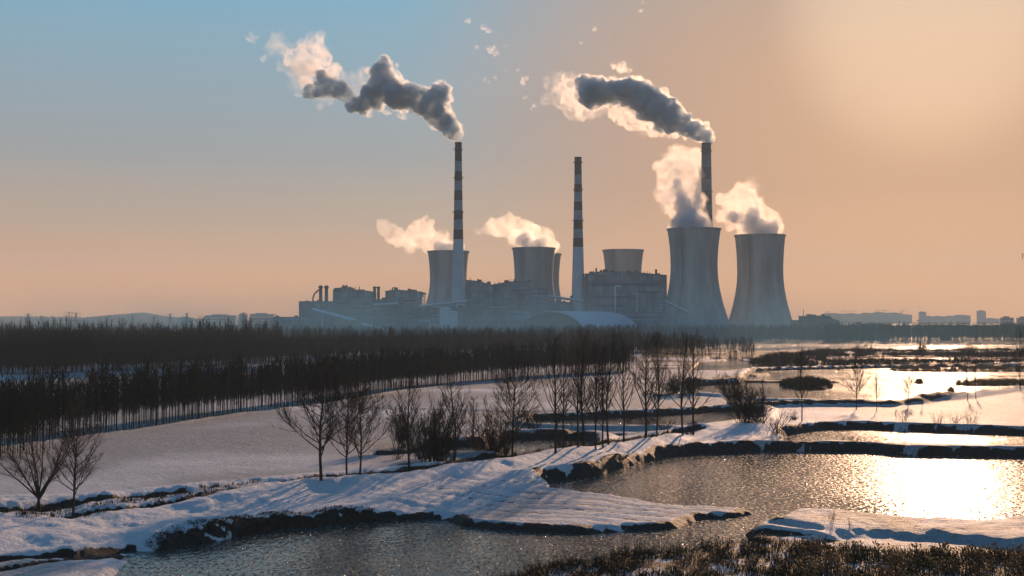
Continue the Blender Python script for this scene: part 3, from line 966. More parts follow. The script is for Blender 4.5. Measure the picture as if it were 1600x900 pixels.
# left end of the works
t, o = hall('transfer_house', [(426, 496), (467, 496)], 1560, 30, M['clad'], 'low grey building with a flat roof at the left end of the works')
poles(t, o, 1560, 1, [(430, 496, 489, .25)], 'mast')
t, o = hall('crusher_house', [(467, 471.5), (520, 471.5)], 1570, 40, M['clad'], 'stepped grey block carrying two tall bent ducts on its roof', windows=[(472, 486, 492, 495), (500, 514, 480, 483)])
for cx_ in (499.5, 508.5):
    a, b = P(cx_, 476, 1570), P(cx_, 448, 1570)
    m = MB()
    m.tube((a.x - o.x, 8, a.z - 1), (a.x - o.x, 8, b.z - 1 - 2), 2.3, 2.1, 14)
    m.lathe([(2.1, b.z - 3), (2.9, b.z - 2.4), (2.9, b.z - .6), (1.2, b.z + .9), (.01, b.z + 1.0)], 14, a.x - o.x, 8)
    m.build('exhaust_duct', M['dark'], t)
m = MB()
pts = [P(px, py, 1570) for px, py in ((487.3, 472), (487.5, 465), (489.5, 459.5), (493, 455.5), (497.5, 452.5))]
m.path([(p.x - o.x, 8, p.z - 1) for p in pts], 1.0, 10)
m.build('bent_pipe', M['dark'], t)

t, o = hall('boiler_house', [(520, 453.5), (531, 453.2), (533, 448.5), (545, 449), (547, 453), (562, 453.5), (580, 456)], 1600, 60, M['clad'],
            'boiler house with a humped roof between the two pairs of ducts', windows=[(527, 545, 472, 475), (550, 562, 462, 466), (527, 545, 486, 489), (566, 577, 474, 477)])
poles(t, o, 1600, 1, [(528.5, 453, 448.5, .35), (536, 449, 446.5, .9), (541, 449, 446.8, .9), (547, 453, 446.5, .25), (555, 453, 447, .25), (561, 454, 447.5, .6)])
t, o = hall('bunker_bay', [(566, 468.5), (604, 468.5)], 1612, 40, M['clad_dark'], 'low bay between two boiler houses, under a pair of ducts')
for cx_ in (584.5, 590.5):
    a, b = P(cx_, 470, 1612), P(cx_, 450.5, 1612)
    MB().tube((a.x - o.x, 6, a.z - 1), (a.x - o.x, 6, b.z - 1), 1.9, 1.8, 14).lathe(
        [(1.8, b.z - 1), (2.4, b.z - .6), (2.4, b.z + .7), (.9, b.z + 1.6), (.01, b.z + 1.7)], 14, a.x - o.x, 6).build('exhaust_duct', M['dark'], t)
lattice(t, o, 1612, 1, 576, 583, 457, 470, 12, 2, 3)
t, o = hall('boiler_house', [(602, 455.5), (612, 454), (625, 453.6), (640, 455), (659, 456.5)], 1620, 60, M['clad'],
            'boiler house with a gently sloping roof just left of the leftmost cooling tower', windows=[(608, 622, 476, 479), (630, 650, 468, 471), (630, 650, 482, 485)])
poles(t, o, 1620, 1, [(609, 455, 451, .3), (613, 454, 450.5, .9), (616.5, 454, 449.8, .9), (620, 454, 450.5, .9), (624, 454, 452, .6), (640, 455, 448.5, .25)])
lattice(t, o, 1620, 1, 657, 663.5, 457, 492, 14, 1, 6)
MB().prism([(P(655, 456, 1620).x - o.x, P(655, 456.6, 1620).z - 1), (P(664.5, 457, 1620).x - o.x, P(664.5, 457.2, 1620).z - 1),
            (P(664.5, 457, 1620).x - o.x, P(664.5, 459.5, 1620).z - 1), (P(655, 456, 1620).x - o.x, P(655, 459.2, 1620).z - 1)], -.6, 30).build('canopy', M['clad_dark'], t)
t, o = hall('turbine_hall', [(520, 484), (728, 481)], 1560, 35, M['clad'], 'long low turbine hall in front of the left boiler houses', windows=[(540, 590, 489, 492), (602, 655, 489, 492), (668, 700, 489, 492)], roofm=M['clad'])
t, o = hall('boiler_house', [(728, 438), (745, 439.5), (770, 445.5)], 1640, 55, M['clad'], 'boiler house with a roof falling right, beside the left striped chimney')
poles(t, o, 1640, 1, [(733, 438.5, 434, .3), (735.5, 438.6, 434, .3), (755, 442, 438.5, .3)])
t2, o2 = hall('boiler_house', [(771, 445), (787, 442), (803, 440), (830, 441)], 1650, 55, M['clad'], 'boiler house with a roof rising right, in front of the middle cooling tower', windows=[(800, 826, 452, 455)])
poles(t2, o2, 1650, 1, [(773, 445, 441.5, .5), (778, 444, 440, .4), (780.5, 443.6, 439.5, .4), (795.5, 441, 436.5, .3), (798, 441, 436.5, .3), (802, 440, 436, .3)])
t, o = hall('precipitator', [(828, 452), (857, 452)], 1600, 30, M['clad'], 'square grey filter block at the foot of the middle cooling tower', windows=[(832, 853, 458, 460)])
t, o = hall('service_block', [(858, 472.5), (893, 472.5)], 1640, 30, M['clad'], 'low flat block left of the smokeless chimney')
t, o = hall('flue_house', [(892, 463), (914, 463)], 1655, 24, M['clad_dark'], 'narrow flue house at the foot of the smokeless chimney')
t, o = hall('main_boiler_house', [(918, 429), (932, 425.5), (944, 424.5), (975, 425.5), (1003, 427), (1042, 430.5)], 1650, 80, M['clad'],
            'largest boiler house, between the smokeless chimney and the tallest cooling tower',
            windows=[(925, 1030, 443, 446), (925, 985, 463, 466), (1000, 1030, 455, 458), (925, 975, 476, 479)])
poles(t, o, 1650, 1, [(921, 428, 426, .4), (924.5, 427, 423, .5), (928, 426, 422, .5), (932, 425, 420.5, 1.1), (993.5, 427, 423.5, .9), (997, 427, 424, .5),
                      (1005, 427, 424, .4), (1008, 427, 424, .4), (1012, 428, 424, .4), (1016, 428, 424.5, .4), (1025.5, 429, 422.5, 1.4), (1030, 430, 427, .5)])
lattice(t, o, 1650, 1, 911.5, 918, 429, 476, 16, 1, 12)
a, b = P(911, 429.6, 1650), P(919, 428.2, 1650)
MB().prism([(a.x - o.x, a.z - 1), (b.x - o.x, b.z - 1), (b.x - o.x, b.z + .2), (a.x - o.x, a.z + .2)], -.7, 30).build('canopy', M['clad_dark'], t)
t, o = hall('control_block', [(960, 489), (1042, 489)], 1590, 24, M['clad'], 'long low block in front of the largest boiler house', windows=[(966, 1036, 494, 497)])
t, o = hall('storage_shed', [(765, 481), (780, 479.5), (795, 481)], 1560, 26, M['clad'], 'small pale shed left of the arched coal store', roofm=M['roof_pale'])
t, o = hall('storage_shed', [(794, 488), (828, 488)], 1570, 22, M['clad'], 'low shed touching the arched coal store', roofm=M['roof_pale'])
t, o = hall('fan_house', [(640, 497), (690, 495)], 1500, 22, M['clad'], 'low fan house left of the white tanks')

# tanks by the foot of the left chimney
for i, (px, py, r, lb) in enumerate(((696, 483, 7, 'taller white tank at the foot of the left striped chimney'), (708, 488, 5.5, 'shorter white tank at the foot of the left striped chimney'))):
    Y = 1500
    c = P(px, py, Y)
    t = empty('storage_tank', (c.x, Y, 1), lb, 'tank', 'white tanks')
    h = c.z - 1
    MB().lathe([(r, 0), (r, h), (r * .6, h + 1.4), (.02, h + 2.0)], 28).build('shell', M['roof_pale'], t)
    MB().lathe([(r + .1, h - .3), (r + .5, h - .3), (r + .5, h), (r + .1, h)], 28, close=True).build('rim', M['steel'], t)

# inclined coal conveyors on trestles


def conveyor(a, b, Y0, Y1, w, label, nleg=4):
    A, B = P(a[0], a[1], Y0), P(b[0], b[1], Y1)
    t = empty('coal_conveyor', (A.x, A.y, 1), label, 'conveyor', 'inclined coal conveyors')
    d = B - A
    A0 = Vector((0, 0, A.z - 1))
    side_ = Vector((-d.y, d.x, 0)).normalized() * w
    up = Vector((0, 0, 1))
    g = MB()
    vs = []
    for q in (A0, A0 + d):
        vs += [q - side_, q + side_, q + side_ + up * 3, q - side_ + up * 3]
    g.add(vs, [(0, 1, 2, 3), (7, 6, 5, 4), (0, 4, 5, 1), (1, 5, 6, 2), (2, 6, 7, 3), (3, 7, 4, 0)])
    g.build('gallery', M['clad'], t)
    r = MB()
    vs = []
    for q in (A0, A0 + d):
        vs += [q - side_ * 1.1 + up * 3.003, q + side_ * 1.1 + up * 3.003, q + up * 4.6]
    r.add(vs, [(0, 1, 2), (5, 4, 3), (0, 3, 4, 1), (1, 4, 5, 2), (2, 5, 3, 0)])
    r.build('roof', M['roof_pale'], t)
    for i in range(nleg):
        q = A0 + d * ((i + .5) / nleg)
        m = MB()
        for sg in (-1, 1):
            m.tube((q.x + side_.x * sg, q.y + side_.y * sg, q.z), (q.x + side_.x * sg * 1.8, q.y + side_.y * sg * 1.8, 0), .4, .4, 4)
        m.tube((q.x - side_.x * 1.4, q.y - side_.y * 1.4, q.z * .5), (q.x + side_.x * 1.4, q.y + side_.y * 1.4, q.z * .5), .25, .25, 4)
        m.build('trestle', M['steel'], t)


conveyor((490, 487), (555, 505), 1540, 1360, 2.6, 'long pale conveyor sloping down to the right before the crusher house')
conveyor((568, 511), (606, 522), 1350, 1240, 2.2, 'short pale conveyor low in the mist right of the long one')

# arched coal store
Y = 1500
s = Y / F
ang = R(44)
hw = 52 * s / math.cos(ang)
L = 93 * s / math.sin(ang)
hh = P(860, 486.5, Y).z - 1
c0 = Vector(((860 - 800) * s, Y, 1))
t = empty('arched_coal_store', c0, 'big barrel-roofed coal store with a dark arched end and a pale blue roof', 'coal store', rz=-(math.pi / 2 - ang) + math.pi / 2 - math.pi / 2)
# local x across the arch, local y along the barrel
t.rotation_euler = (0, 0, -ang)
n = 28
arc = [(hw * math.cos(math.pi * i / n), hh * math.sin(math.pi * i / n) ** .85) for i in range(n + 1)]
sh = MB()
vs = [(x, 0, z) for x, z in arc] + [(x, L, z) for x, z in arc] + [(x * .985, L, z * .985) for x, z in arc] + [(x * .985, 0, z * .985) for x, z in arc]
k = n + 1
fs = []
for i in range(n):
    fs += [(i, i + 1, k + i + 1, k + i), (2 * k + i, 2 * k + i + 1, 3 * k + i + 1, 3 * k + i), (i + 1, i, 3 * k + i, 3 * k + i + 1), (k + i, k + i + 1, 2 * k + i + 1, 2 * k + i)]
sh.add(vs, fs).build('barrel_roof', M['roof_pale'], t, True)
MB().prism([(x * .98, max(z * .98, 0)) for x, z in arc], .2, 1.2).build('end_wall', M['dark'], t)
MB().prism([(x * .98, max(z * .98, 0)) for x, z in arc], L - 2.0, L - 1.0).build('end_wall', M['clad_dark'], t)
m = MB()
for j in range(1, 9):
    y = L * j / 9
    m.path([(x * 1.004, y, z * 1.004 + .05) for x, z in arc], .22, 4)
m.build('roof_rib', M['roof_pale'], t)

# right end block with its mast
for i_, (xa, ya, xb, yb, Y_, lb) in enumerate([(583, 476, 622, 474, 1590, 'pipe bridge between the two left boiler houses'), (655, 478, 730, 470, 1590, 'pipe bridge crossing in front of the leftmost cooling tower'),
                                     (855, 462, 912, 470, 1630, 'pipe bridge between the middle towers and the smokeless chimney'), (1040, 470, 1075, 488, 1585, 'sloping conveyor bridge at the foot of the tallest cooling tower')]):
    A_, B_ = P(xa, ya, Y_), P(xb, yb, Y_)
    t_ = empty('pipe_bridge', (A_.x, Y_, 1), lb, 'pipe bridge', 'pipe bridges of the works')
    d_ = B_.x - A_.x
    za, zb = A_.z - 1, B_.z - 1
    MB().tube((0, 0, za), (d_, 0, zb), 1.1, 1.1, 8).build('pipe', M['roof_pale'], t_)
    MB().tube((0, 1.8, za - 1.6), (d_, 1.8, zb - 1.6), .6, .6, 8).build('pipe', M['steel'], t_)
    nn_ = max(2, int(d_ / 14))
    for k in range(nn_ + 1):
        f_ = k / nn_
        MB().tube((d_ * f_, .9, 0), (d_ * f_, .9, za + (zb - za) * f_ - 1.2), .4, .35, 6).build('post', M['steel'], t_)
t, o = hall('pump_house', [(1256, 494.5), (1281, 493.8), (1292, 494.5), (1298, 496), (1301, 499.5), (1308, 500), (1312, 503)], 1600, 30, M['clad_dark'],
            'dark block with a stepped right side, just right of the last cooling tower', windows=[(1262, 1278, 502, 503.5)])
poles(t, o, 1600, 1, [(1256.3, 510, 483, .45), (1295, 495, 492.5, .5), (1297.5, 495, 492.8, .5)], 'mast')
t, o = hall('gate_house', [(1241, 501), (1248, 501), (1248.1, 507), (1256, 507)], 1610, 20, M['clad'], 'tiny block squeezed between the last cooling tower and the dark stepped block')
t, o = hall('warehouse', [(1330, 510), (1345, 507), (1381, 507), (1390, 511)], 1500, 40, M['clad_dark'], 'low dark warehouse among trees right of the works')
t, o = hall('farm_building', [(1476, 509.5), (1487, 509.5)], 1500, 20, M['clad_dark'], 'small flat-roofed building on the right horizon with a thin mast')
poles(t, o, 1500, 1, [(1476, 510, 503, .3)], 'mast')

# yard structures left of the works
t = empty('gantry', (P(408, 500, 1700).x, 1700, 1), 'open steel gantry left of the works, sky seen through it', 'gantry')
oo = t.location
lattice(t, oo, 1700, 1, 389, 426, 497, 499, 8, 6, 1)
for px in (391, 405, 416, 423):
    a = P(px, 498, 1700)
    MB().tube((a.x - oo.x, 0, a.z - 1), (a.x - oo.x, 0, 0), .55, .7, 6).tube((a.x - oo.x, 8, a.z - 1), (a.x - oo.x, 8, 0), .55, .7, 6).build('post', M['steel'], t)
MB().box(P(389, 0, 1700).x - oo.x, P(426, 0, 1700).x - oo.x, 1, 7, P(400, 509, 1700).z - 1, P(400, 506.5, 1700).z - 1).build('walkway', M['steel'], t)
def noise3(p):
    """smooth 3-D value noise in -1..1"""
    i = np.floor(p).astype(np.int64)
    f = p - i
    f = f * f * f * (f * (f * 6 - 15) + 10)

    def hh(dx, dy, dz):
        return _gr[_perm[(_perm[(_perm[(i[:, 0] + dx) & 511] + i[:, 1] + dy) & 511] + i[:, 2] + dz) & 511] & 511]
    r = 0
    for dx in (0, 1):
        for dy in (0, 1):
            for dz in (0, 1):
                w = (f[:, 0] if dx else 1 - f[:, 0]) * (f[:, 1] if dy else 1 - f[:, 1]) * (f[:, 2] if dz else 1 - f[:, 2])
                r = r + w * hh(dx, dy, dz)
    return r


# ---------------------------------------------------------------- smoke and steam
def puff_mesh(name, blobs, Y, drift, voxel, amp, mat_, seed=0, wisp=1.0, parent=None):
    """one closed cloud body; blobs are (px, py, radius in px) seen at about the distance Y; drift is the metres of depth per blob step"""
    r_ = random.Random(seed)
    s = Y / F
    bm = bmesh.new()
    pts = []
    for i, (px, py, r) in enumerate(blobs):
        yy = Y + drift * i
        c = P(px, py, yy)
        k = yy / Y
        pts.append((c, r * s * k))
    for c, r in pts:
        bmesh.ops.create_icosphere(bm, subdivisions=3, radius=r, matrix=Matrix.Translation(c))
        for _ in range(int(7 * wisp)):          # billows on the sides
            d = Vector((r_.gauss(0, 1), r_.gauss(0, .9), r_.gauss(0, 1))).normalized()
            rr = r * r_.uniform(.28, .5)
            bmesh.ops.create_icosphere(bm, subdivisions=2, radius=rr, matrix=Matrix.Translation(c + d * r * r_.uniform(.75, .98)))
    me = bpy.data.meshes.new(name)
    bm.to_mesh(me); bm.free()
    tmp = bpy.data.objects.new('tmp', me)
    S.collection.objects.link(tmp)
    md = tmp.modifiers.new('r', 'REMESH')
    md.mode = 'VOXEL'
    md.voxel_size = voxel
    dg = bpy.context.evaluated_depsgraph_get()
    ev = tmp.evaluated_get(dg)
    out = bpy.data.meshes.new_from_object(ev)
    bpy.data.objects.remove(tmp)
    bm = bmesh.new(); bm.from_mesh(out)                 # drop the little bubbles left inside
    seen = set(); drop = []
    for v in bm.verts:
        if v.index in seen:
            continue
        stack, isl = [v], []
        seen.add(v.index)
        while stack:
            w = stack.pop(); isl.append(w)
            for e_ in w.link_edges:
                u = e_.other_vert(w)
                if u.index not in seen:
                    seen.add(u.index); stack.append(u)
        if len(isl) < min(1600, .3 * len(bm.verts)):
            drop += isl
    if drop and len(drop) < .6 * len(bm.verts):
        bmesh.ops.delete(bm, geom=drop, context='VERTS')
    bm.to_mesh(out); bm.free()
    n = len(out.vertices)
    co = np.empty(n * 3, dtype=np.float32); out.vertices.foreach_get('co', co); co = co.reshape(-1, 3)
    no = np.empty(n * 3, dtype=np.float32); out.vertex_normals.foreach_get('vector', no); no = no.reshape(-1, 3)
    off = np.zeros(n, dtype=np.float32)
    q = co.astype(np.float64) + seed * 13.7
    for sc, am in ((26, 1.5), (13, 1.15), (6.5, .85), (3.6, .75), (2.0, .4)):
        off += am * (.62 - 1.6 * np.abs(noise3(q / sc)))      # round billows with sharp creases
    off += .5 * noise3(q / 9.0 + 40)
    co += no * (off * amp * .62)[:, None]
    out.vertices.foreach_set('co', co.ravel())
    out.update()
    tmp = bpy.data.objects.new('tmp', out)              # once more, so that no fold crosses itself
    S.collection.objects.link(tmp)
    md = tmp.modifiers.new('r', 'REMESH')
    md.mode = 'VOXEL'
    md.voxel_size = voxel * .75
    ev = tmp.evaluated_get(bpy.context.evaluated_depsgraph_get())
    out = bpy.data.meshes.new_from_object(ev)
    bpy.data.objects.remove(tmp)
    out.name = name
    out.materials.clear()
    out.materials.append(mat_)
    o = bpy.data.objects.new(name, out)
    S.collection.objects.link(o)
    # the origin sits at the first blob so the thing has a real place
    c = pts[0][0]
    out.transform(Matrix.Translation(-c))
    o.location = c
    if parent:
        o.parent = parent
    return o


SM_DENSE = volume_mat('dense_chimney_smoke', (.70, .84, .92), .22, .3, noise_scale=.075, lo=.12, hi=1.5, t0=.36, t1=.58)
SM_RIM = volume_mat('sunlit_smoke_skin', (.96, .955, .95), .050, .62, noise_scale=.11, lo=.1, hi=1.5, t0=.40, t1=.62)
SM_THIN = volume_mat('thin_drifting_smoke', (.96, .965, .97), .06, .58, noise_scale=.075, lo=0.0, hi=1.7, t0=.43, t1=.66)
SM_STEAM = volume_mat('cooling_tower_steam', (.985, .975, .96), .028, .56, noise_scale=.055, lo=0.1, hi=1.9, t0=.40, t1=.62)
SM_WISP = volume_mat('fading_wisp', (.98, .98, .98), .032, .62, noise_scale=.13, lo=0.0, hi=1.5, t0=.42, t1=.68)

SM_HALO = volume_mat('faint_trailing_vapour', (.98, .98, .98), .014, .55, noise_scale=.05, lo=0.0, hi=1.8, t0=.46, t1=.72)

Y1 = 1600
d1 = [(716, 218, 6), (713, 211, 9), (705, 200, 14), (694, 188, 17), (681, 175, 19), (670, 162, 18), (688, 148, 14), (694, 140, 9), (652, 155, 17), (634, 152, 18),
      (615, 146, 22), (600, 130, 20), (598, 112, 16), (600, 96, 9), (584, 150, 20), (568, 162, 14)]
e = empty('chimney_smoke', P(716, 222, Y1), 'dark smoke plume streaming left from the leftmost striped chimney', 'smoke', 'smoke plumes of the chimneys')


def cloud(parent, blobs, Y, drift, voxel, amp, m, seed, name='billow', wisp=1.0):
    o = puff_mesh(name, blobs, Y, drift, voxel, amp, m, seed, wisp)
    if parent:
        o.location = o.location - parent.location
        o.parent = parent
    return o


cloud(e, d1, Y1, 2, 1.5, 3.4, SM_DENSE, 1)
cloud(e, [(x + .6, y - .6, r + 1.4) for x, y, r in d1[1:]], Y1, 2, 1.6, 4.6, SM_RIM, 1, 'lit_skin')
cloud(e, [(607, 105, 12), (618, 122, 12), (630, 138, 11), (572, 92, 7), (580, 98, 8)], Y1 + 20, 2, 2.0, 3.5, SM_THIN, 2)
cloud(e, [(552, 163, 10), (542, 145, 11), (530, 137, 13), (515, 136, 14), (500, 140, 13), (488, 142, 9), (478, 146, 6), (505, 120, 11)], Y1 + 30, 3, 1.5, 3.8, SM_DENSE, 3)
cloud(e, [(520, 112, 12), (500, 112, 17), (482, 120, 17), (470, 105, 16), (455, 92, 13), (474, 85, 15), (486, 68, 11), (495, 82, 15), (498, 62, 6), (510, 95, 8),
          (490, 100, 16), (535, 158, 9), (545, 120, 5)], Y1 + 40, 2, 2.2, 4, SM_THIN, 4)
cloud(e, [(628, 182, 6), (640, 176, 6), (604, 172, 6)], Y1, 2, 1.6, 2.5, SM_THIN, 5)

cloud(e, [(520, 130, 22), (495, 110, 30), (470, 95, 30), (450, 85, 22), (430, 72, 16), (490, 75, 22), (505, 150, 16), (470, 130, 18), (560, 130, 18), (585, 115, 18)], Y1 + 40, 2, 3.0, 7, SM_HALO, 6, 'trailing_vapour')

Y2 = 1780
d2 = [(1105, 219, 7.5), (1102, 213, 9), (1093, 208, 12), (1080, 202, 14), (1066, 196, 17), (1052, 188, 20), (1038, 176, 22), (1024, 166, 23), (1008, 155, 23), (994, 145, 22),
      (982, 134, 15), (975, 140, 17), (957, 142, 17), (940, 143, 18), (926, 142, 20), (914, 132, 12), (925, 158, 14)]
e2 = empty('chimney_smoke', P(1105, 223, Y2), 'grey smoke plume streaming left from the broad chimney behind the tallest tower', 'smoke', 'smoke plumes of the chimneys')
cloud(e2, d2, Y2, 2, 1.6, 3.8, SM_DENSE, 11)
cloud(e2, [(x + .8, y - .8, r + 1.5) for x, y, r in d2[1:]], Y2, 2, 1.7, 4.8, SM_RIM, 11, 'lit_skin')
cloud(e2, [(972, 106, 9), (960, 101, 6), (982, 108, 6)], Y2 + 20, 2, 1.8, 3, SM_THIN, 12)
cloud(e2, [(905, 128, 9), (884, 122, 8), (880, 135, 8), (892, 150, 13), (900, 164, 15), (912, 168, 10), (904, 178, 7)], Y2 + 30, 2, 2.0, 4, SM_THIN, 13)
cloud(e2, [(962, 172, 10), (972, 184, 12), (988, 192, 12), (1002, 196, 9), (1020, 204, 8), (1038, 210, 7), (1055, 212, 6)], Y2 + 10, 2, 2.0, 4, SM_THIN, 14)

cloud(e2, [(930, 150, 26), (905, 150, 28), (885, 145, 22), (870, 130, 16), (960, 165, 20), (985, 180, 18), (900, 175, 16), (1010, 195, 14), (855, 150, 10), (960, 118, 18)], Y2 + 40, 2, 3.0, 7, SM_HALO, 16, 'trailing_vapour')

# cooling tower steam


def steam(key, blobs, drift, seed, label, m=SM_STEAM, voxel=2.6, amp=5.0, core=None, cdrift=None):
    base, zt, rt = T[key][1], T[key][2], T[key][3]
    e_ = empty('tower_steam', base + Vector((0, 0, zt)), label, 'steam', 'steam plumes of the cooling towers')
    cloud(e_, blobs, base.y, drift, voxel, amp, m, seed)
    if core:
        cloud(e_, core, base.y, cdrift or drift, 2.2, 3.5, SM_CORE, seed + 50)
    return e_


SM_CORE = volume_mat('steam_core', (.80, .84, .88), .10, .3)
steam('A', [(1084, 352, 24), (1066, 350, 18), (1034, 345, 10), (1028, 330, 12), (1080, 336, 24), (1070, 318, 25), (1052, 312, 20), (1078, 300, 22), (1058, 292, 24), (1040, 300, 15), (1076, 275, 22), (1056, 268, 22), (1038, 278, 14),
            (1082, 250, 17), (1062, 246, 18), (1046, 250, 14), (1030, 258, 9), (1082, 320, 16)], 11, 21,
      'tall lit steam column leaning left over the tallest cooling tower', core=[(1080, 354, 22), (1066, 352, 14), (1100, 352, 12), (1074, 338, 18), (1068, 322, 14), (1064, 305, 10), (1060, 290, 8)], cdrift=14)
steam('B', [(1200, 366, 20), (1180, 360, 20), (1206, 352, 18), (1192, 345, 22), (1172, 348, 20), (1180, 328, 20), (1160, 335, 18), (1168, 312, 18), (1150, 318, 16), (1170, 295, 14),
            (1172, 283, 8), (1160, 300, 12), (1140, 312, 12), (1128, 312, 9), (1145, 340, 15), (1130, 338, 9), (1135, 325, 12)], 5, 22,
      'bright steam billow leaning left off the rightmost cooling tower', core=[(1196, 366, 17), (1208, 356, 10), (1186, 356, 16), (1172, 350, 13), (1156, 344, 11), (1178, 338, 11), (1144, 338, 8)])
SM_SOFT = volume_mat('soft_steam', (.985, .98, .96), .024, .72, noise_scale=.05, lo=0.1, hi=1.9, t0=.40, t1=.62)
steam('1', [(694, 392, 16), (712, 388, 12), (684, 380, 18), (670, 370, 17), (655, 360, 16), (664, 350, 11), (648, 372, 15), (638, 378, 14), (625, 374, 14), (612, 366, 11), (600, 356, 9), (594, 350, 6),
            (640, 388, 10), (576, 360, 5), (616, 386, 9)], 4, 23, 'soft pink steam drifting left from the tower behind the left striped chimney', m=SM_SOFT,
      core=[(694, 391, 10), (684, 387, 9), (708, 389, 8)])
steam('2', [(848, 392, 14), (858, 384, 12), (848, 372, 15), (834, 366, 17), (820, 360, 17), (805, 354, 15), (790, 354, 13), (775, 356, 12), (760, 358, 10), (748, 360, 7), (822, 378, 14), (806, 372, 10), (860, 368, 8), (782, 368, 9)],
      4, 24, 'arch of soft steam leaning left off the middle cooling tower', m=SM_SOFT, core=[(836, 388, 9), (824, 384, 10), (846, 380, 8), (812, 378, 7), (820, 371, 7), (800, 371, 4)])

# loose scraps of smoke high up
LOOSE = [((393, 60), 11, 'largest of the two loose smoke scraps at the far left of the sky'), ((411, 92), 7.5, 'lower and smaller of the two loose smoke scraps at the far left of the sky'),
         ((733, 32), 10, 'topmost lit smoke scrap above the leftmost plume, right of it'), ((764, 46), 11, 'lit smoke scrap just right of the topmost one'),
         ((768, 78), 9, None), ((744, 75), 6, None), ((788, 71), 4, None), ((823, 122), 10, None), ((810, 108), 5, None), ((775, 122), 5, None), ((764, 129), 5, None),
         ((849, 124), 5, None), ((840, 111), 4, None), ((822, 151), 5, None), ((836, 166), 7, None), ((852, 154), 4, None), ((790, 110), 4, None), ((756, 126), 4, None),
         ((928, 45), 6, None), ((952, 57), 5, None), ((908, 67), 4.5, None), ((1001, 17), 5, None), ((1004, 3), 5, None)]
for i, ((px, py), r, lb) in enumerate(LOOSE):
    rr = random.Random(100 + i)
    bl = [(px, py, r * .5)] + [(px + rr.uniform(-.85, .85) * r, py + rr.uniform(-.7, .7) * r, r * rr.uniform(.16, .38)) for _ in range(5)]
    Yl = 1750 + rr.uniform(-60, 120)
    o = puff_mesh('smoke_wisp', bl, Yl, 1, 1.4 if r > 6 else .9, 2.4 if r > 6 else 1.1, SM_WISP, 200 + i)
    tag(o, lb or 'small torn scrap of pale smoke drifting alone in the sky between the two big plumes', 'smoke', 'torn scraps of smoke drifting in the sky')
# ---------------------------------------------------------------- bare trees


def grow(kind, h, seed, dens=1.0):
    """list of (points, radii, level) for a leafless tree of height h"""
    r = random.Random(seed)
    out = []
    rt = h * (.0125 if kind != 'shrub' else .009)

    def wob(d, a):
        return (d + Vector((r.gauss(0, a), r.gauss(0, a), r.gauss(0, a * .6)))).normalized()

    def stem(p, d, L, rad, lv, nseg, up=.0, jit=.06):
        pts, rs = [p.copy()], [rad]
        for i in range(nseg):
            d = wob(d, jit)
            d = (d + Vector((0, 0, up))).normalized()
            p = p + d * (L / nseg)
            pts.append(p.copy()); rs.append(max(rad * (1 - .82 * (i + 1) / nseg), .008))
        out.append((pts, rs, lv))
        return pts

    def along(pts, t):
        f_ = t * (len(pts) - 1)
        i = min(int(f_), len(pts) - 2)
        return pts[i].lerp(pts[i + 1], f_ - i), (pts[i + 1] - pts[i]).normalized()

    def twigs(pts, L, rad, lv):
        k = int((11 if lv == 2 else 8) * dens)
        for i in range(k):
            t = r.uniform(.18, 1)
            p, d = along(pts, t)
            side_ = d.cross(Vector((r.gauss(0, 1), r.gauss(0, 1), r.gauss(0, 1)))).normalized()
            dd = (d * .8 + side_ * r.uniform(.4, .9) + Vector((0, 0, .25))).normalized()
            l2 = L * r.uniform(.28, .6) * (1.1 - .5 * t)
            q = stem(p, dd, l2, max(rad * .42, .013), lv, 3 if lv == 2 else 2, .05, .14)
            if lv < 3:
                twigs(q, l2 * .8, rad * .4, lv + 1)

    if kind in ('poplar', 'spread', 'slim'):
        tr = stem(Vector((0, 0, -.4)), Vector((0, 0, 1)), h + .4, rt, 0, 12, .22, .045)
        nb = int({'poplar': 34, 'spread': 34, 'slim': 26}[kind] * (.8 + .2 * dens))
        t0 = {'poplar': .2, 'spread': .2, 'slim': .3}[kind]
        for i in range(nb):
            t = t0 + (.97 - t0) * ((i + r.random()) / nb) ** .9
            p, d = along(tr, t)
            a = i * 2.4 + r.uniform(-.5, .5)
            el = {'poplar': r.uniform(.55, 1.1), 'spread': r.uniform(.25, .95), 'slim': r.uniform(.8, 1.2)}[kind]
            dd = Vector((math.cos(a) * math.cos(el), math.sin(a) * math.cos(el), math.sin(el)))
            prof = {'poplar': .36, 'spread': .44, 'slim': .22}[kind]
            L = h * prof * (1.12 - .85 * ((t - t0) / (1 - t0)) ** 1.4) * r.uniform(.65, 1.15) + .4
            q = stem(p, dd, L, rt * (1 - t) * .5 + .026, 1, 7, .11, .09)
            twigs(q, L * .8, rt * (1 - t) * .4 + .03, 2)
    elif kind == 'multi':                         # several limbs fan out from one foot
        foot = stem(Vector((0, 0, -.4)), Vector((0, 0, 1)), h * .16 + .4, rt * 2.0, 0, 3, .1, .02)
        for i in range(11):
            a = i * 2.4
            el = r.uniform(.85, 1.35)
            dd = Vector((math.cos(a) * math.cos(el), math.sin(a) * math.cos(el), math.sin(el)))
            p, _ = along(foot, r.uniform(.5, 1))
            q = stem(p, dd, h * r.uniform(.65, .9), rt * .75, 1, 8, .03, .05)
            twigs(q, h * .34, rt * .5, 2)
    else:                                          # shrub: many stems from the ground
        for i in range(int(26 * dens)):
            a = r.uniform(0, 6.28)
            el = r.uniform(.75, 1.5)
            dd = Vector((math.cos(a) * math.cos(el), math.sin(a) * math.cos(el), math.sin(el)))
            p = Vector((r.gauss(0, h * .10), r.gauss(0, h * .10), -.2))
            q = stem(p, dd, h * r.uniform(.5, 1.0), .05, 1, 5, .03, .09)
            twigs(q, h * .36, .035, 2 if i % 2 else 3)
    return out


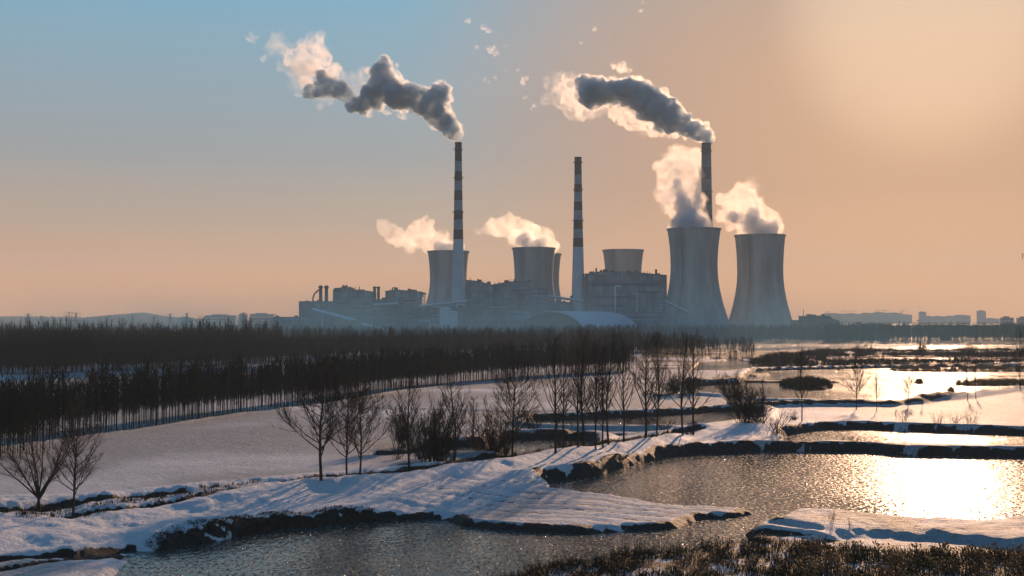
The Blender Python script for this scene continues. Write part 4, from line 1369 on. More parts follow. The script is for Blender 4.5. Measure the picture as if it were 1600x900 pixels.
def sweep(items, thick=1.0):
    V, Fc = [], []
    for pts, rs, lv in items:
        k = 8 if lv == 0 else 5 if lv == 1 else 3
        base = len(V)
        m = len(pts)
        for i, p in enumerate(pts):
            d = (pts[min(i + 1, m - 1)] - pts[max(i - 1, 0)]).normalized()
            u = d.orthogonal().normalized()
            w = d.cross(u)
            for j in range(k):
                a = 2 * math.pi * j / k
                V.append(p + (u * math.cos(a) + w * math.sin(a)) * rs[i] * thick)
        for i in range(m - 1):
            for j in range(k):
                a_, b_ = base + i * k + j, base + i * k + (j + 1) % k
                Fc.append((a_, b_, b_ + k, a_ + k))
    return V, Fc


def tree_meshes(kind, h, seed, dens=1.0, thick=1.0):
    it = grow(kind, h, seed, dens)
    tv, tf = sweep([x for x in it if x[2] == 0]) if kind != 'shrub' else (None, None)
    cv, cf = sweep([x for x in it if x[2] > 0], thick)
    res = []
    for nm, v, f_, m_ in (('trunk', tv, tf, M['bark']), ('crown', cv, cf, M['twig'])):
        if v is None:
            continue
        o = mesh_obj(nm, v, f_, m_, smooth=True)
        bpy.data.objects.remove(o)
        me = bpy.data.meshes[-1]
        res.append((nm, [m for m in bpy.data.meshes if m.users == 0 and m.name.startswith(nm)][-1]))
    for nm, me in res:
        me.use_fake_user = True
    return res


LIB = {}
for key, args in {
    'poplar': ('poplar', 18, 1, .9), 'poplar_b': ('poplar', 18, 2, .8), 'poplar_c': ('poplar', 18, 3, 1.0), 'poplar_d': ('poplar', 18, 14, .75),
    'spread': ('spread', 17, 4, 1.45), 'spread_b': ('spread', 17, 5, 1.5), 'slim': ('slim', 15, 6, .8), 'slim_b': ('slim', 15, 7, .9),
    'multi': ('multi', 12, 8, 1.8), 'shrub': ('shrub', 6, 9, 1.4), 'shrub_b': ('shrub', 6, 10, 1.9), 'shrub_c': ('shrub', 6, 11, .8), 'sapling': ('slim', 6, 12, .5),
}.items():
    ms_ = tree_meshes(*args, thick=.92 if args[0] != 'shrub' else .85)
    LIB[key] = (max(float(np.percentile([v.co.z for v in me.vertices], 99.7)) for _, me in ms_), ms_)

NAMES = {'poplar': 'poplar_tree', 'spread': 'bare_tree', 'slim': 'slender_tree', 'multi': 'bare_tree', 'shrub': 'shrub', 'sapling': 'sapling'}


def plant(key, px, py, top, label, group=None, cat=None, wide=1.0, rz=None, level=None):
    g = G(px, py, 1.4 if level is None else level)
    z = ground_z(g.x, g.y)
    g = G(px, py, z)
    z = ground_z(g.x, g.y)
    hh = P(px, top, g.y).z - z
    h0, parts = LIB[key]
    kind = key.split('_')[0]
    t = empty(NAMES[kind], (g.x, g.y, z), label, cat or {'shrub': 'shrub', 'sapling': 'sapling'}.get(kind, 'tree'), group)
    s = hh / h0
    t.scale = (s * wide, s * wide, s)
    t.rotation_euler.z = rng.uniform(0, 6.28) if rz is None else rz
    for nm, me in parts:
        o = bpy.data.objects.new(nm, me)
        S.collection.objects.link(o)
        o.parent = t
    return t


ROW = 'bare trees along the ditch'
for a in [
    ('multi', 60, 797, 655, 'many-limbed leafless tree at the far left edge, fanning out from one low foot', None, None, 1.35),
    ('spread', 114, 808, 610, 'leafless tree with long side boughs just right of the many-limbed one', None, None, .9),
    ('spread_b', 502, 757, 545, 'big leafless tree with wide low boughs, leftmost of three standing together by the ditch', ROW, None, 1.15),
    ('spread', 542, 750, 570, 'leafless tree in the middle of three standing together by the ditch', ROW, None, .9),
    ('spread_b', 562, 749, 582, 'rightmost and smallest leafless tree of three standing together by the ditch', ROW, None, 1.0),
    ('poplar', 638, 741, 570, 'straight leafless tree in front of the left dense thicket', ROW, None, 1.0),
    ('poplar_b', 709, 731, 565, 'lone straight leafless tree right of the two dense thickets', ROW, None, .9),
    ('spread', 800, 717, 540, 'leafless tree with a forked trunk at the left end of the long poplar row', ROW, None, 1.05),
    ('poplar_b', 868, 711, 520, 'leftmost poplar of the packed row, just right of the forked tree', ROW, None, .95),
    ('slim', 880, 709, 570, 'thin short tree between the first and second tall poplars of the row', ROW, None, 1.0),
    ('poplar_c', 913, 704, 508, 'thickest-crowned poplar near the middle of the packed row', ROW, None, 1.0),
    ('slim_b', 903, 706, 545, 'thin poplar close to the left of the thickest-crowned one', ROW, None, 1.0),
    ('poplar', 931, 704, 528, 'poplar just right of the thickest-crowned one', ROW, None, .8),
    ('poplar_d', 942, 702, 530, 'second poplar right of the thickest-crowned one', ROW, None, .8),
    ('poplar_b', 951, 700, 512, 'tall narrow poplar, third right of the thickest-crowned one', ROW, None, .85),
    ('poplar_d', 975, 695, 508, 'poplar standing slightly apart, a gap on both its sides, right part of the row', ROW, None, .85),
    ('poplar', 1009, 691, 520, 'broad leafless tree with a thick trunk near the right end of the row', ROW, None, 1.15),
    ('poplar_c', 1026, 687, 512, 'poplar right behind the broad thick-trunked one', ROW, None, .8),
    ('poplar_b', 1067, 685, 515, 'second poplar from the right end of the row', ROW, None, .9),
    ('poplar_d', 1083, 679, 515, 'last poplar at the right end of the row', ROW, None, .9),
    ('slim_b', 740, 684, 618, 'small thin tree on the dark bank behind the row', None, None, 1.3),
    ('slim', 1192, 667, 590, 'thin young tree right of the big dark thicket, in front of the scrub island', None, None, .9),
    ('poplar_d', 1253, 659, 535, 'tall leafless tree in front of the scrub island, its top over the far reed belts', None, None, .75),
    ('spread', 1338, 640, 550, 'leafless tree right of the scrub island, standing on the dark dyke', None, None, .75),
    ('slim_b', 1370, 643, 580, 'thin upright tree on the dyke, sharp shadow at its foot', None, None, .8),
    ('spread_b', 1419, 634, 580, 'wide-crowned little tree at the left edge of the sun glitter on the lagoon', None, None, .95),
    ('slim', 1441, 628, 582, 'pole-thin tree just right of the wide-crowned little one in the glitter', None, None, .6),
    ('slim_b', 1512, 626, 560, 'left tree of the loose pair at the right end of the glitter', None, None, .8),
    ('slim', 1525, 623, 562, 'right tree of the loose pair at the right end of the glitter', None, None, .9),
    ('poplar', 1594, 610, 508, 'tall dark tree at the right edge of the picture', None, None, .7),
    ('slim', 1476, 618, 606, 'short stub of a tree standing in the shallow glitter', None, None, .6),
    ('slim', 1214, 682, 656, 'short bare sapling at the near end of the snowy track', None, None, 1.0),
    ('slim_b', 1400, 672, 640, 'tiny bare tree on the snowfield edge right of centre', None, None, 1.6),
    ('sapling', 1012, 722, 690, 'small bare sapling on the bank of the big pond, below the broad tree', None, None, 1.2),
]:
    plant(*a)

SH = 'shrubs and thickets by the water'
for a in [
    ('shrub_b', 628, 702, 628, 'dense upright thicket behind the tree row, left one of the two', SH, None, .8),
    ('shrub_b', 684, 722, 612, 'widest dense thicket behind the tree row, right one of the two', SH, None, .8),
    ('shrub', 664, 716, 640, 'ragged shrub leaning against the widest thicket on its left', SH, None, .9),
    ('shrub_b', 774, 712, 632, 'round dense shrub by the small pond, left of the forked tree', SH, None, .9),
    ('shrub', 832, 686, 640, 'low spreading shrub right of the forked tree', SH, None, 1.3),
    ('shrub_b', 1052, 617, 584, 'dark block of scrub on the pale field, left of the water inlet', SH, None, 1.6),
    ('shrub_b', 1078, 617, 590, 'smaller dark scrub touching the right side of the dark block', SH, None, 1.4),
    ('shrub_b', 1147, 648, 578, 'tall brown thicket with a squared top by the inlet', SH, None, 1.0),
    ('shrub_b', 1166, 664, 596, 'large dark thicket with feathery top beside the inlet', SH, None, 1.05),
    ('shrub', 1186, 662, 604, 'right side of the large dark thicket, thinner twigs', SH, None, 1.0),
    ('shrub', 1005, 668, 640, 'low twiggy shrub between poplars near the right end of the row', SH, None, 1.6),
    ('shrub_c', 1040, 672, 636, 'thin twiggy shrub right of the broad thick-trunked tree', SH, None, 1.5),
    ('shrub', 990, 662, 643, 'small shrub behind the broad thick-trunked tree', SH, None, 1.6),
    ('shrub_c', 1212, 673, 632, 'pale open shrub in front of the large dark thicket', SH, None, 1.2),
    ('shrub_c', 1237, 672, 636, 'pale open shrub at the foot of the tall leafless tree', SH, None, 1.3),
    ('shrub_b', 1242, 676, 650, 'low dark bush at the foot of the tall leafless tree', SH, None, 1.8),
    ('shrub_b', 598, 816, 787, 'single dark bush at the edge of the lower pond', SH, None, 1.3),
    ('shrub_c', 622, 716, 690, 'small open shrub by the ditch under the left thicket', SH, None, 1.5),
    ('shrub', 889, 700, 660, 'bramble between the trunks at the left of the poplar row', SH, None, 1.2),
    ('shrub_c', 1412, 660, 635, 'sparse shrub on the right snowfield, third from its left', SH, None, .9),
    ('shrub_c', 1465, 662, 640, 'sparse shrub on the right snowfield, near its middle', SH, None, 1.2),
    ('shrub_c', 1493, 662, 642, 'sparse low shrub on the right snowfield, right of its middle', SH, None, 1.5),
    ('shrub_c', 1518, 662, 636, 'sparse shrub at the right of the right snowfield', SH, None, 1.2),
    ('shrub_c', 1300, 830, 790, 'thin bare stalks standing on the snowy spit, lower right', SH, None, .6),
    ('shrub_c', 1328, 836, 806, 'second tuft of thin stalks on the snowy spit, lower right', SH, None, .5),
    ('shrub_c', 1316, 690, 672, 'sprig of stalks at the left of the narrow water strip', SH, None, 1.2),
    ('shrub_c', 1490, 692, 676, 'sprig of stalks in the glitter of the narrow water strip', SH, None, 1.2),
    ('shrub_c', 1512, 692, 678, 'right sprig of stalks in the glitter of the narrow water strip', SH, None, 1.0),
    ('shrub_b', 1224, 578, 546, 'big soft clump of scrub among the far reed belts', SH, None, 1.8),
    ('shrub_b', 1200, 577, 550, 'far clump of scrub, left of the big soft one', SH, None, 1.6),
    ('shrub_b', 1246, 577, 551, 'far clump of scrub, right of the big soft one', SH, None, 1.4),
    ('shrub_b', 1178, 577, 558, 'small far scrub beside the dark spits', SH, None, 1.8),
    ('shrub_b', 1345, 560, 535, 'hazy far bush on the reed belts, left of centre right', SH, None, 1.4),
    ('shrub_b', 1440, 556, 533, 'hazy far bush above the glitter', SH, None, 1.5),
    ('shrub_b', 1515, 556, 534, 'hazy far bush above the right end of the glitter', SH, None, 1.2),
]:
    plant(*a)
for px, py, top in ((770, 888, 866), (842, 880, 852), (905, 874, 846), (1010, 866, 838), (1062, 860, 832), (1096, 852, 822), (1170, 862, 838), (1250, 868, 846), (1345, 872, 848), (1440, 880, 852), (1530, 884, 856)):
    plant('shrub_c', px, py, top, 'low leafless brush sticking out of the reeds along the near shore', 'brush in the foreground reeds', 'shrub', 1.5)


# ---- plantation: the first rows as trees of their own, the rest as one stand
def stand_template(h, ntw, seed, spread=.11, low=.32, thick=.035, base_r=.09):
    r = np.random.default_rng(seed)
    segs = [((0, 0, -.5), (r.normal(0, .02) * h, r.normal(0, .02) * h, h), base_r, .02)]
    for i in range(ntw):
        z = h * r.uniform(low, .92)
        a = r.uniform(0, 6.28)
        L = h * r.uniform(.10, .26)
        o = r.uniform(.25, .8) * h * spread * (1.25 - z / h)
        p0 = (math.cos(a) * o * .15, math.sin(a) * o * .15, z)
        p1 = (math.cos(a) * o * 1.6 + r.normal(0, .15), math.sin(a) * o * 1.6 + r.normal(0, .15), z + L)
        segs.append((p0, p1, thick * r.uniform(.7, 1.3), .006))
    return segs


def seg_mesh(segs, k=3):
    V, Fc = [], []
    for a, b_, r0, r1 in segs:
        a, b_ = Vector(a), Vector(b_)
        d = (b_ - a).normalized(); u = d.orthogonal().normalized(); w = d.cross(u)
        base = len(V)
        for c, r in ((a, r0), (b_, r1)):
            for j in range(k):
                t_ = 2 * math.pi * j / k
                V.append(tuple(c + (u * math.cos(t_) + w * math.sin(t_)) * r))
        for j in range(k):
            Fc.append((base + j, base + (j + 1) % k, base + k + (j + 1) % k, base + k + j))
    return np.array(V), np.array(Fc)


tmpl = []
for i in range(4):
    sg = stand_template(11.6, 120, 40 + i, .13, .30, .030, .10)
    tv, tf = seg_mesh(sg[:1], 6)
    cv, cf = seg_mesh(sg[1:], 3)
    o1 = mesh_obj('trunk', tv, tf, M['bark']); o2 = mesh_obj('crown', cv, cf, M['wood_twig'])
    tmpl.append((o1.data, o2.data))
    bpy.data.objects.remove(o1); bpy.data.objects.remove(o2)

EDGE = poly([(-70, 718, .8), (0, 700, .8), (100, 687, .8), (200, 673, .8), (300, 659, .8), (400, 643, .8), (500, 631, .8), (620, 612, .8), (730, 598, .8), (850, 588, .8), (1000, 579, .8)])
cum = np.concatenate([[0], np.cumsum(np.hypot(*np.diff(EDGE, axis=0).T))])


def edge_at(s_):
    x, y = np.interp(s_, cum, EDGE[:, 0]), np.interp(s_, cum, EDGE[:, 1])
    x2, y2 = np.interp(s_ + 1, cum, EDGE[:, 0]), np.interp(s_ + 1, cum, EDGE[:, 1])
    if s_ + 1 >= cum[-1]:
        x2, y2 = x + (x - np.interp(s_ - 1, cum, EDGE[:, 0])), y + (y - np.interp(s_ - 1, cum, EDGE[:, 1]))
    t_ = np.array([x2 - x, y2 - y]); t_ /= np.hypot(*t_)
    nrm_ = np.array([-t_[1], t_[0]])
    if nrm_[1] < 0:
        nrm_ = -nrm_
    return np.array([x, y]), nrm_


NPL = 285
ss = np.linspace(0.5, cum[-1] - 1, NPL)
pos = []
for i, s_ in enumerate(ss):
    p, nn = edge_at(s_ + rng.uniform(-.35, .35))
    q = p + nn * (1.0 + (i % 2) * 1.4 + rng.uniform(-.4, .4))
    pos.append(q)
pos = np.array(pos)
pz = land(pos[:, 0], pos[:, 1])[0]
for i, (q, z) in enumerate(zip(pos, pz)):
    t = empty('plantation_tree', (q[0], q[1], float(z)), 'slim bare tree in the front rows of the dense plantation along the snowfield edge', 'tree', 'front rows of the plantation')
    sc = float(np.clip(rng.normal(.93, .13), .62, 1.22))
    t.scale = (sc * rng.uniform(.85, 1.2), sc * rng.uniform(.85, 1.2), sc)
    t.rotation_euler = (rng.normal(0, .03), rng.normal(0, .03), rng.uniform(0, 6.28))
    for nm, me in zip(('trunk', 'crown'), tmpl[i % 4]):
        o = bpy.data.objects.new(nm, me)
        S.collection.objects.link(o)
        o.parent = t


def stand(name, pts, hs, templates, m_, label, cat='trees'):
    zz = land(pts[:, 0], pts[:, 1])[0]
    VV, FF, off = [], [], 0
    which = rng.integers(0, len(templates), len(pts))
    for k, (tv, tf) in enumerate(templates):
        sel = np.where(which == k)[0]
        if not len(sel):
            continue
        a = rng.uniform(0, 6.28, len(sel)); c, s_ = np.cos(a), np.sin(a)
        sc = hs[sel]
        w = sc ** .7 * rng.uniform(.8, 1.25, len(sel))
        X_ = (tv[None, :, 0] * c[:, None] - tv[None, :, 1] * s_[:, None]) * w[:, None] + pts[sel, 0][:, None]
        Y_ = (tv[None, :, 0] * s_[:, None] + tv[None, :, 1] * c[:, None]) * w[:, None] + pts[sel, 1][:, None]
        Z_ = tv[None, :, 2] * sc[:, None] + zz[sel][:, None]
        VV.append(np.stack([X_, Y_, Z_], -1).reshape(-1, 3))
        FF.append((tf[None] + (np.arange(len(sel)) * len(tv))[:, None, None]).reshape(-1, tf.shape[1]) + off)
        off += len(sel) * len(tv)
    o = mesh_obj(name, np.vstack(VV), np.vstack(FF), m_)
    return tag(o, label, cat, kind='stuff')


T1 = [seg_mesh(stand_template(1.0, 75, 60 + i, .14, .28, .0032, .009), 3) for i in range(5)]
T2 = [seg_mesh(stand_template(1.0, 46, 80 + i, .17, .22, .006, .012), 3) for i in range(6)]
# rows behind the first
q = []
for row in range(4):
    for s_ in np.arange(0, cum[-1] - 1, 1.9):
        p, nn = edge_at(s_)
        q.append(p + nn * (3.6 + row * 2.1) + rng.normal(0, .35, 2))
q = np.array(q)
stand('woodland', q, np.clip(rng.normal(10.6, 1.5, len(q)), 7, 14.5), T1, M['wood_twig'], 'rows of slim bare trees filling the plantation behind its front rows')


def inside(pl, n_, jitter=1):
    out = []
    lo, hi = pl.min(0), pl.max(0)
    while len(out) < n_:
        c = rng.uniform(lo, hi, (n_ * 2, 2))
        d = seg_dist(c[:, 0], c[:, 1], pl, True)
        out += list(c[d < 0])
    return np.array(out[:n_])


def by_dist(px0, px1, y0, y1):
    """ground polygon between two distances"""
    return np.array([((px0 - 800) / F * y0, y0), ((px1 - 800) / F * y0, y0), ((px1 - 800) / F * y1, y1), ((px0 - 800) / F * y1, y1)])


BACK = np.vstack([poly([(-120, 589), (60, 588), (200, 584), (300, 577), (400, 571), (480, 565), (620, 560), (740, 556), (880, 553), (1040, 551)]), [[150, 880], [-520, 880]]])
q = inside(BACK, 4200)
q = q[fbm(q[:, 0], q[:, 1], 45, 3) > -.5]
stand('woodland', q, np.clip(rng.normal(13.6, 1.7, len(q)) + 1.2 * fbm(q[:, 0], q[:, 1], 60, 2) - 2.4 * sstep(330, 460, 800 + F * q[:, 0] / q[:, 1]), 7, 18.5), T2, M['wood_twig'], 'dark middle belt of bare trees stretching right across behind the plantation')
q = inside(BACK, 500)
front = poly([(-120, 589), (60, 588), (200, 584), (300, 577), (400, 571), (480, 565), (620, 560), (740, 556), (880, 553), (1040, 551)])
q = []
for i in range(1500):
    k = rng.uniform(0, len(front) - 1.001)
    j = int(k)
    q.append(front[j] + (front[j + 1] - front[j]) * (k - j) + np.array([0, abs(rng.normal(0, 10))]))
q = np.array(q)
stand('woodland', q, rng.uniform(10.5, 13.5, len(q)), T2, M['wood_twig'], 'dense near edge of the dark middle belt of trees')
q = inside(by_dist(-150, 440, 760, 1150), 2300)
stand('woodland', q, np.clip(rng.normal(13.8, 2.4, len(q)) + 5.5 * (rng.uniform(0, 1, len(q)) > .88), 10, 25), T2, M['wood_twig'], 'taller hazy trees with spiky tops at the left skyline')
q = inside(by_dist(380, 1000, 900, 1420), 3000)
stand('woodland', q, np.clip(rng.normal(13.5, 2.0, len(q)), 8, 18), T2, M['wood_twig'], 'misty belt of bare trees just in front of the power station')
q = inside(by_dist(880, 1330, 1290, 1500), 1900)
stand('woodland', q, np.clip(rng.normal(14, 2.2, len(q)), 8, 18), T2, M['wood_twig'], 'misty scrub and trees at the feet of the big cooling towers')
q = inside(by_dist(1290, 1760, 1290, 1560), 2600)
stand('woodland', q, np.clip(rng.normal(16.5, 1.5, len(q)), 12, 19.5), T2, M['wood_twig'], 'hazy grey wood along the right horizon below the far city')
q = inside(by_dist(940, 1180, 720, 1250), 520)
stand('scrubland', q, np.clip(rng.normal(6.5, 2, len(q)), 3, 11), T2, M['wood_twig'], 'scattered scrub between the field and the works, right of centre', 'scrub')

# ---- reeds
def blades(n_, pl, h0, h1, seed, heads=0.0, lean=.3, w=.035, cluster=1.0, head=1.0):
    r = np.random.default_rng(seed)
    c = inside(pl, max(2, int(n_ / 14)))
    if cluster <= 1 and n_ > 8000:
        c = c[fbm(c[:, 0], c[:, 1], 4.5, 3) > r.uniform(-1.5, .35, len(c))]
    base = np.repeat(c, 14, axis=0)
    base = base + r.normal(0, .35 * cluster, base.shape)
    z = land(base[:, 0], base[:, 1])[0]
    ok = z > -.45
    base, z = base[ok], np.maximum(z[ok], -.3)
    m_ = len(base)
    tuft = np.repeat(r.uniform(.55, 1.25, len(c)), 14)[ok]
    h_ = r.uniform(h0, h1, m_) * tuft
    a = r.uniform(0, 6.28, m_)
    ln = np.abs(r.normal(0, lean, m_)) * h_
    dx, dy = np.cos(a), np.sin(a)
    P0 = np.stack([base[:, 0], base[:, 1], z - .05], 1)
    P1 = P0 + np.stack([dx * ln * .35, dy * ln * .35, h_ * .6], 1)
    P2 = P0 + np.stack([dx * ln, dy * ln, h_], 1)
    V, Fc = [], []
    ws = w * r.uniform(.6, 1.4, m_)
    for k in range(3):
        t_ = 2 * math.pi * k / 3
        o_ = np.stack([np.cos(t_ + a), np.sin(t_ + a), np.zeros(m_)], 1)
        V.append(P0 + o_ * ws[:, None]); V.append(P1 + o_ * ws[:, None] * .8); V.append(P2 + o_ * ws[:, None] * .15)
    V = np.stack(V, 1)                           # m, 9, 3 : k*3 + level
    idx_ = []
    for k in range(3):
        k2 = (k + 1) % 3
        idx_ += [(k * 3, k2 * 3, k2 * 3 + 1, k * 3 + 1), (k * 3 + 1, k2 * 3 + 1, k2 * 3 + 2, k * 3 + 2)]
    Fc = (np.array(idx_)[None] + (np.arange(m_) * 9)[:, None, None]).reshape(-1, 4)
    V = V.reshape(-1, 3)
    hv, hf = None, None
    if heads:
        sel = np.where(r.uniform(0, 1, m_) < heads)[0]
        c_, L = P2[sel], r.uniform(.18, .38, len(sel)) * head
        d_ = (P2 - P1)[sel]; d_ /= np.linalg.norm(d_, axis=1)[:, None]
        rad = r.uniform(.05, .11, len(sel)) * head
        vs = [c_ - d_ * .1]
        for k in range(4):
            t_ = 2 * math.pi * k / 4
            vs.append(c_ + d_ * (L * .4)[:, None] + np.stack([np.cos(t_) * rad, np.sin(t_) * rad, 0 * rad], 1))
        vs.append(c_ + d_ * L[:, None] + np.stack([dx[sel] * .12, dy[sel] * .12, -.06 + 0 * rad], 1))
        hv = np.stack(vs, 1).reshape(-1, 3)
        fi = [(0, 1 + (k + 1) % 4, 1 + k) for k in range(4)] + [(5, 1 + k, 1 + (k + 1) % 4) for k in range(4)]
        hf = (np.array(fi)[None] + (np.arange(len(sel)) * 6)[:, None, None]).reshape(-1, 3)
    return V, Fc, hv, hf


def reedbed(name, n_, pl, h0, h1, seed, label, m_, heads=0.0, hm=None, cat='reeds', **kw):
    V, Fc, hv, hf = blades(n_, pl, h0, h1, seed, heads, **kw)
    o = tag(mesh_obj(name, V, Fc, m_), label, cat, kind='stuff')
    if hv is not None:
        mesh_obj('seed_heads', hv, hf, hm, o)['kind'] = 'stuff'
    return o


FG2 = poly([(1180, 850), (1300, 856), (1500, 868), (1640, 872), (1900, 900), (2300, 1400), (640, 1400), (700, 925), (800, 900), (900, 884), (1000, 870), (1100, 858)])
reedbed('reed_bed', 80000, FG2, .3, 1.05, 1, 'dark tangle of dead reeds and grass filling the lower right corner', M['reed_dark'], .08, M['reed'], w=.028, lean=.5)
FG3 = poly([(1250, 862), (1400, 868), (1640, 880), (1900, 900), (2300, 1400), (1200, 1400)])
reedbed('reed_bed', 13000, FG3, .5, 1.35, 2, 'brown tufted reed heads standing over the dark tangle, lower right', M['reed'], .55, M['reed'], w=.022, head=1.3)
reedbed('reed_fringe', 5000, poly([(1120, 838), (1160, 836), (1150, 850), (1000, 872), (850, 888), (740, 910), (740, 898), (850, 876), (1000, 858)]), .8, 2.2, 3,
        'fringe of thin reeds along the near shore of the lower pond', M['reed_dark'], .1, M['reed'], w=.022, lean=.15)
reedbed('reed_fringe', 2600, poly([(300, 900), (340, 884), (480, 898), (640, 892), (680, 900), (640, 930), (300, 930)]), .6, 1.8, 4, 'thin reeds at the bottom edge left of centre', M['reed_dark'], 0, None, w=.022, lean=.15)
reedbed('dry_grass', 6500, poly([(440, 752, 1.4), (520, 742, 1.4), (640, 732, 1.4), (800, 710, 1.4), (960, 686, 1.4), (1090, 668, 1.4), (1090, 680, 1.4), (960, 700, 1.4), (800, 726, 1.4), (640, 748, 1.4), (500, 762, 1.4), (440, 762, 1.4)]),
        .25, .8, 31, 'dead grass along the ditch at the feet of the tree row', M['reed_dark'], 0, None, w=.03, lean=.4, cat='grass')
reedbed('dry_grass', 2600, poly([(-60, 806, 1.4), (60, 790, 1.4), (276, 768, 1.4), (450, 750, 1.4), (450, 758, 1.4), (280, 782, 1.4), (110, 812, 1.4), (-60, 820, 1.4)]),
        .2, .7, 32, 'dead grass along the ditch at the far left', M['reed_dark'], 0, None, w=.03, lean=.4, cat='grass')
reedbed('shore_scrub', 3500, poly([(225, 856), (262, 848), (303, 842), (375, 829), (437, 820), (512, 814), (562, 811), (590, 812), (560, 819), (437, 830), (303, 854), (235, 864)]), .10, .28, 5,
        'matted dead grass on the dark bank of the lower pond', M['reed_dark'], 0, None, w=.04, lean=.8, cat='grass')
reedbed('island_reeds', 6000, ISLES[0][0], .8, 2.2, 6, 'dark scrub and reeds covering the low island in the lagoon', M['reed_dark'], 0, None, w=.07, lean=.3)
for i, (j, nn) in enumerate(((2, 7000), (3, 4500), (6, 500), (7, 500), (8, 300))):
    reedbed('island_reeds', nn, ISLES[j][0], .6, 1.6, 7 + i, ['reed belt along the far side of the glittering lagoon', 'reed spit reaching into the glitter from the right',
            'small reed islet on the left side of the glitter', 'tiny reed islet near the dyke in the glitter', 'speck of reeds at the far edge of the lagoon'][i], M['reed'], 0, None, w=.06)
SO2 = poly([(1290, 549), (1620, 548), (1620, 572), (1290, 575), (1180, 576), (1170, 560)])
reedbed('reed_belt', 42000, SO2, .8, 2.4, 20, 'long brown reed belts between the far water strips', M['reed_dark'], 0, None, w=.12, lean=.25, cluster=4)
# ---------------------------------------------------------------- pylons, masts and the far city
def pylon_meshes(h):
    def w(z):
        return 3.4 * (1 - z / h) ** 1.15 + .35
    m = MB()
    for sx in (-1, 1):
        for sy in (-1, 1):
            zs = np.linspace(0, h, 9)
            for z0, z1 in zip(zs[:-1], zs[1:]):
                m.tube((sx * w(z0), sy * w(z0), z0), (sx * w(z1), sy * w(z1), z1), .17, .15, 4, False)
    zs = np.linspace(0, h, 11)
    for z0, z1 in zip(zs[:-1], zs[1:]):
        for s_ in (-1, 1):
            m.tube((-w(z0), s_ * w(z0), z0), (w(z1), s_ * w(z1), z1), .09, .09, 3, False)
            m.tube((w(z0), s_ * w(z0), z0), (-w(z1), s_ * w(z1), z1), .09, .09, 3, False)
            m.tube((s_ * w(z0), -w(z0), z0), (s_ * w(z1), w(z1), z1), .09, .09, 3, False)
    arms = []
    for zf, L in ((.72, 5.8), (.84, 4.8), (.96, 3.9)):
        a = MB()
        z = h * zf
        for s_ in (-1, 1):
            for sy in (-1, 1):
                a.tube((0, sy * w(z), z), (s_ * L, 0, z + .5), .12, .09, 4)
                a.tube((0, sy * w(z), z + 1.6), (s_ * L, 0, z + .5), .1, .08, 4)
            a.tube((s_ * L * .55, 0, z + .1), (s_ * L * .55, 0, z + 1.0), .07, .07, 3)
            a.tube((s_ * L, 0, z + .5), (s_ * L, 0, z - 1.1), .13, .13, 5)
        arms.append(a)
    return m, arms


def pylon(px, top, Y, label, group='power pylons on the left skyline', rz=0.0, h=None):
    z0 = .8
    zt = P(px, top, Y).z
    h = zt - z0
    t = empty('power_pylon', ((px - 800) / F * Y, Y, z0), label, 'pylon', group, rz)
    m, arms = pylon_meshes(h)
    m.build('lattice_mast', M['steel'], t)
    for a in arms:
        a.build('cross_arm', M['steel'], t)
    return t


PY = [(44, 490.5, 'leftmost pylon on the skyline, above the hazy trees'), (65, 494, 'second pylon from the left edge, lower than its neighbour'),
      (108, 487, 'tallest pylon of the left skyline, left one of a close pair'), (119, 488.5, 'right one of the close pair of tall pylons'),
      (155, 497.5, 'short pylon below the left slope of the hill'), (192, 497, 'short pylon in front of the middle of the hill'), (207, 493, 'pylon standing against the hill top'),
      (241, 494.5, 'pylon in front of the right slope of the hill'), (266, 490.5, 'left one of two dark pylons right of the hill'), (292, 489.5, 'right one of two dark pylons right of the hill'),
      (381, 488.5, 'pylon between the far blocks and the open gantry')]
for i, (px, top, lb) in enumerate(PY):
    pylon(px, top, 1180 + 37 * ((i * 5) % 7), lb, rz=rng.uniform(-.5, .5))
pylon(1624, 318, 430, 'tall pylon just off the right edge, only the tips of its arms reach into view', 'the near power line', rz=.1)

# far city


def block(px0, px1, top, Y, label, group, floors=None, cat='building', depth=None, step=None):
    if Y > 5000:
        Y *= 1.42
    a, b = P(px0, top, Y), P(px1, top, Y)
    w, h = b.x - a.x, a.z - .5
    t = empty('far_building', ((a.x + b.x) / 2, Y, .5), label, cat, group)
    dp = depth or max(14.0, min(w * .5, 40))
    m = MB().box(-w / 2, w / 2, 0, dp, 0, h)
    m.build('wall', M['city'], t)
    r = MB().box(-w / 2 - .4, w / 2 + .4, -.4, dp + .4, h + .003, h + 1.0)
    if step:
        r.box(-w * step, w * step * .6, dp * .2, dp * .8, h + 1.003, h + 4.5)
    r.build('roof', M['clad_dark'], t)
    fl = floors or max(2, int(h / 9))
    for k in range(fl):
        z = h * (k + .45) / fl
        MB().box(-w / 2 + 1, w / 2 - 1, -.5, -.03, z, z + h / fl * .4).build('window_row', M['glass'], t)
    return t


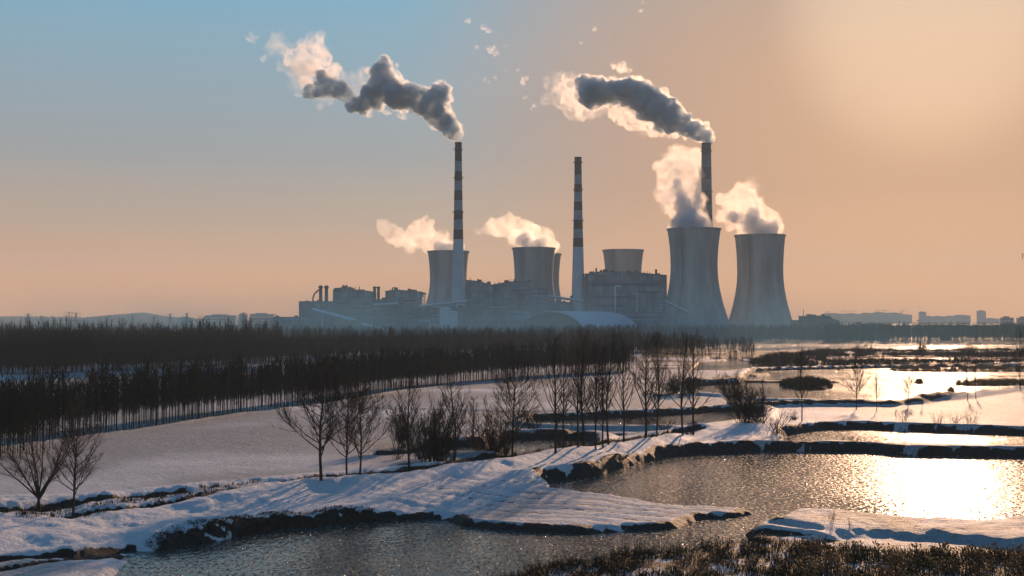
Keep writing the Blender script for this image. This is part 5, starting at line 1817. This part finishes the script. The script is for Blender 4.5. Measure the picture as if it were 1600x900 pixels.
CITY = 'far city blocks on the horizon'
for a in [
    (1288, 1318, 490.3, 5400, 'leftmost long pale block of the far city, right of the works', CITY), (1318.6, 1345, 490.6, 5600, 'second long block of the far city from its left', CITY),
    (1346, 1361, 489.6, 5500, 'narrow taller block, third of the far city from its left', CITY), (1363, 1388, 488.8, 5500, 'long block near the middle left of the far city, cranes over it', CITY),
    (1388.6, 1409, 489.3, 5700, 'long block left of the gap in the far city', CITY), (1409.5, 1425, 492, 5600, 'lower block at the right end of the long rows', CITY),
    (1437, 1447.5, 487.8, 5300, 'lone slab tower in the middle of the far city', CITY, 6), (1448, 1456, 494.5, 5500, 'low block right of the lone slab tower', CITY),
    (1458, 1478, 494.8, 5500, 'low row left part, right of the lone tower', CITY), (1478.5, 1492, 494.2, 5650, 'low row middle part in the far city', CITY), (1492.5, 1516.5, 493, 5500, 'broad block left of the tallest far tower', CITY),
    (1528, 1540.5, 486, 5400, 'tallest tower of the far city', CITY, 7), (1541, 1562, 498, 5800, 'low block right of the tallest far tower', CITY),
    (1566, 1584, 497, 3300, 'nearer darker block near the right edge', CITY), (1592, 1612, 497.2, 3400, 'nearer darker block cut by the right edge', CITY),
    (320, 368, 493.2, 4200, 'wide pale hall on the left horizon with a stepped roof', 'far blocks on the left horizon'), (373, 386, 491.5, 4300, 'narrow pale block right of the wide pale hall', 'far blocks on the left horizon'),
    (390.5, 427, 491, 4400, 'pale block behind the open gantry', 'far blocks on the left horizon'), (278, 300, 497, 4300, 'low pale block behind the two dark pylons', 'far blocks on the left horizon'),
]:
    block(*a, step=.3)


def crane(px, top, Y, label):
    b = P(px, top, Y)
    h = b.z - .5
    t = empty('tower_crane', (b.x, Y, .5), label, 'crane', 'cranes over the far city', rng.uniform(-.6, .6))
    MB().box(-1.1, 1.1, -1.1, 1.1, 0, h).build('mast', M['steel'], t)
    MB().box(-12, 34, -.8, .8, h - 4.5, h - 3).tube((0, 0, h), (28, 0, h - 3.2), .35).build('jib', M['steel'], t)
    MB().box(-11, -7, -1.3, 1.3, h - 8, h - 4.503).build('counterweight', M['dark'], t)


for px, top, lb in ((1292, 486.2, 'leftmost crane over the far city'), (1317, 485, 'second crane from the left over the far city'), (1331.5, 485.2, 'third crane from the left over the far city'),
                    (1371.5, 484.6, 'left crane of the middle pair over the far city'), (1382, 484, 'right crane of the middle pair over the far city'), (1410, 484.6, 'rightmost crane over the far city')):
    crane(px, top, 7500, lb)

# floodlight poles standing in the haze right of the works
for px, top, lb in ((1322, 502.5, 'thin lamp mast left of the dark warehouse'), (1405.5, 503.5, 'thin lamp mast in the middle of the hazy wood'), (1434.5, 501.5, 'thin lamp mast left of the small flat-roofed building')):
    b = P(px, top, 1700)
    t = empty('lamp_mast', (b.x, 1700, .8), lb, 'lamp mast', 'lamp masts right of the works')
    MB().tube((0, 0, 0), (0, 0, b.z - .8), .35, .2, 6).build('pole', M['steel'], t)
    MB().lathe([(.02, b.z - .9), (1.3, b.z - .7), (1.3, b.z + .5), (.02, b.z + .8)], 10).build('lamp_head', M['dark'], t)
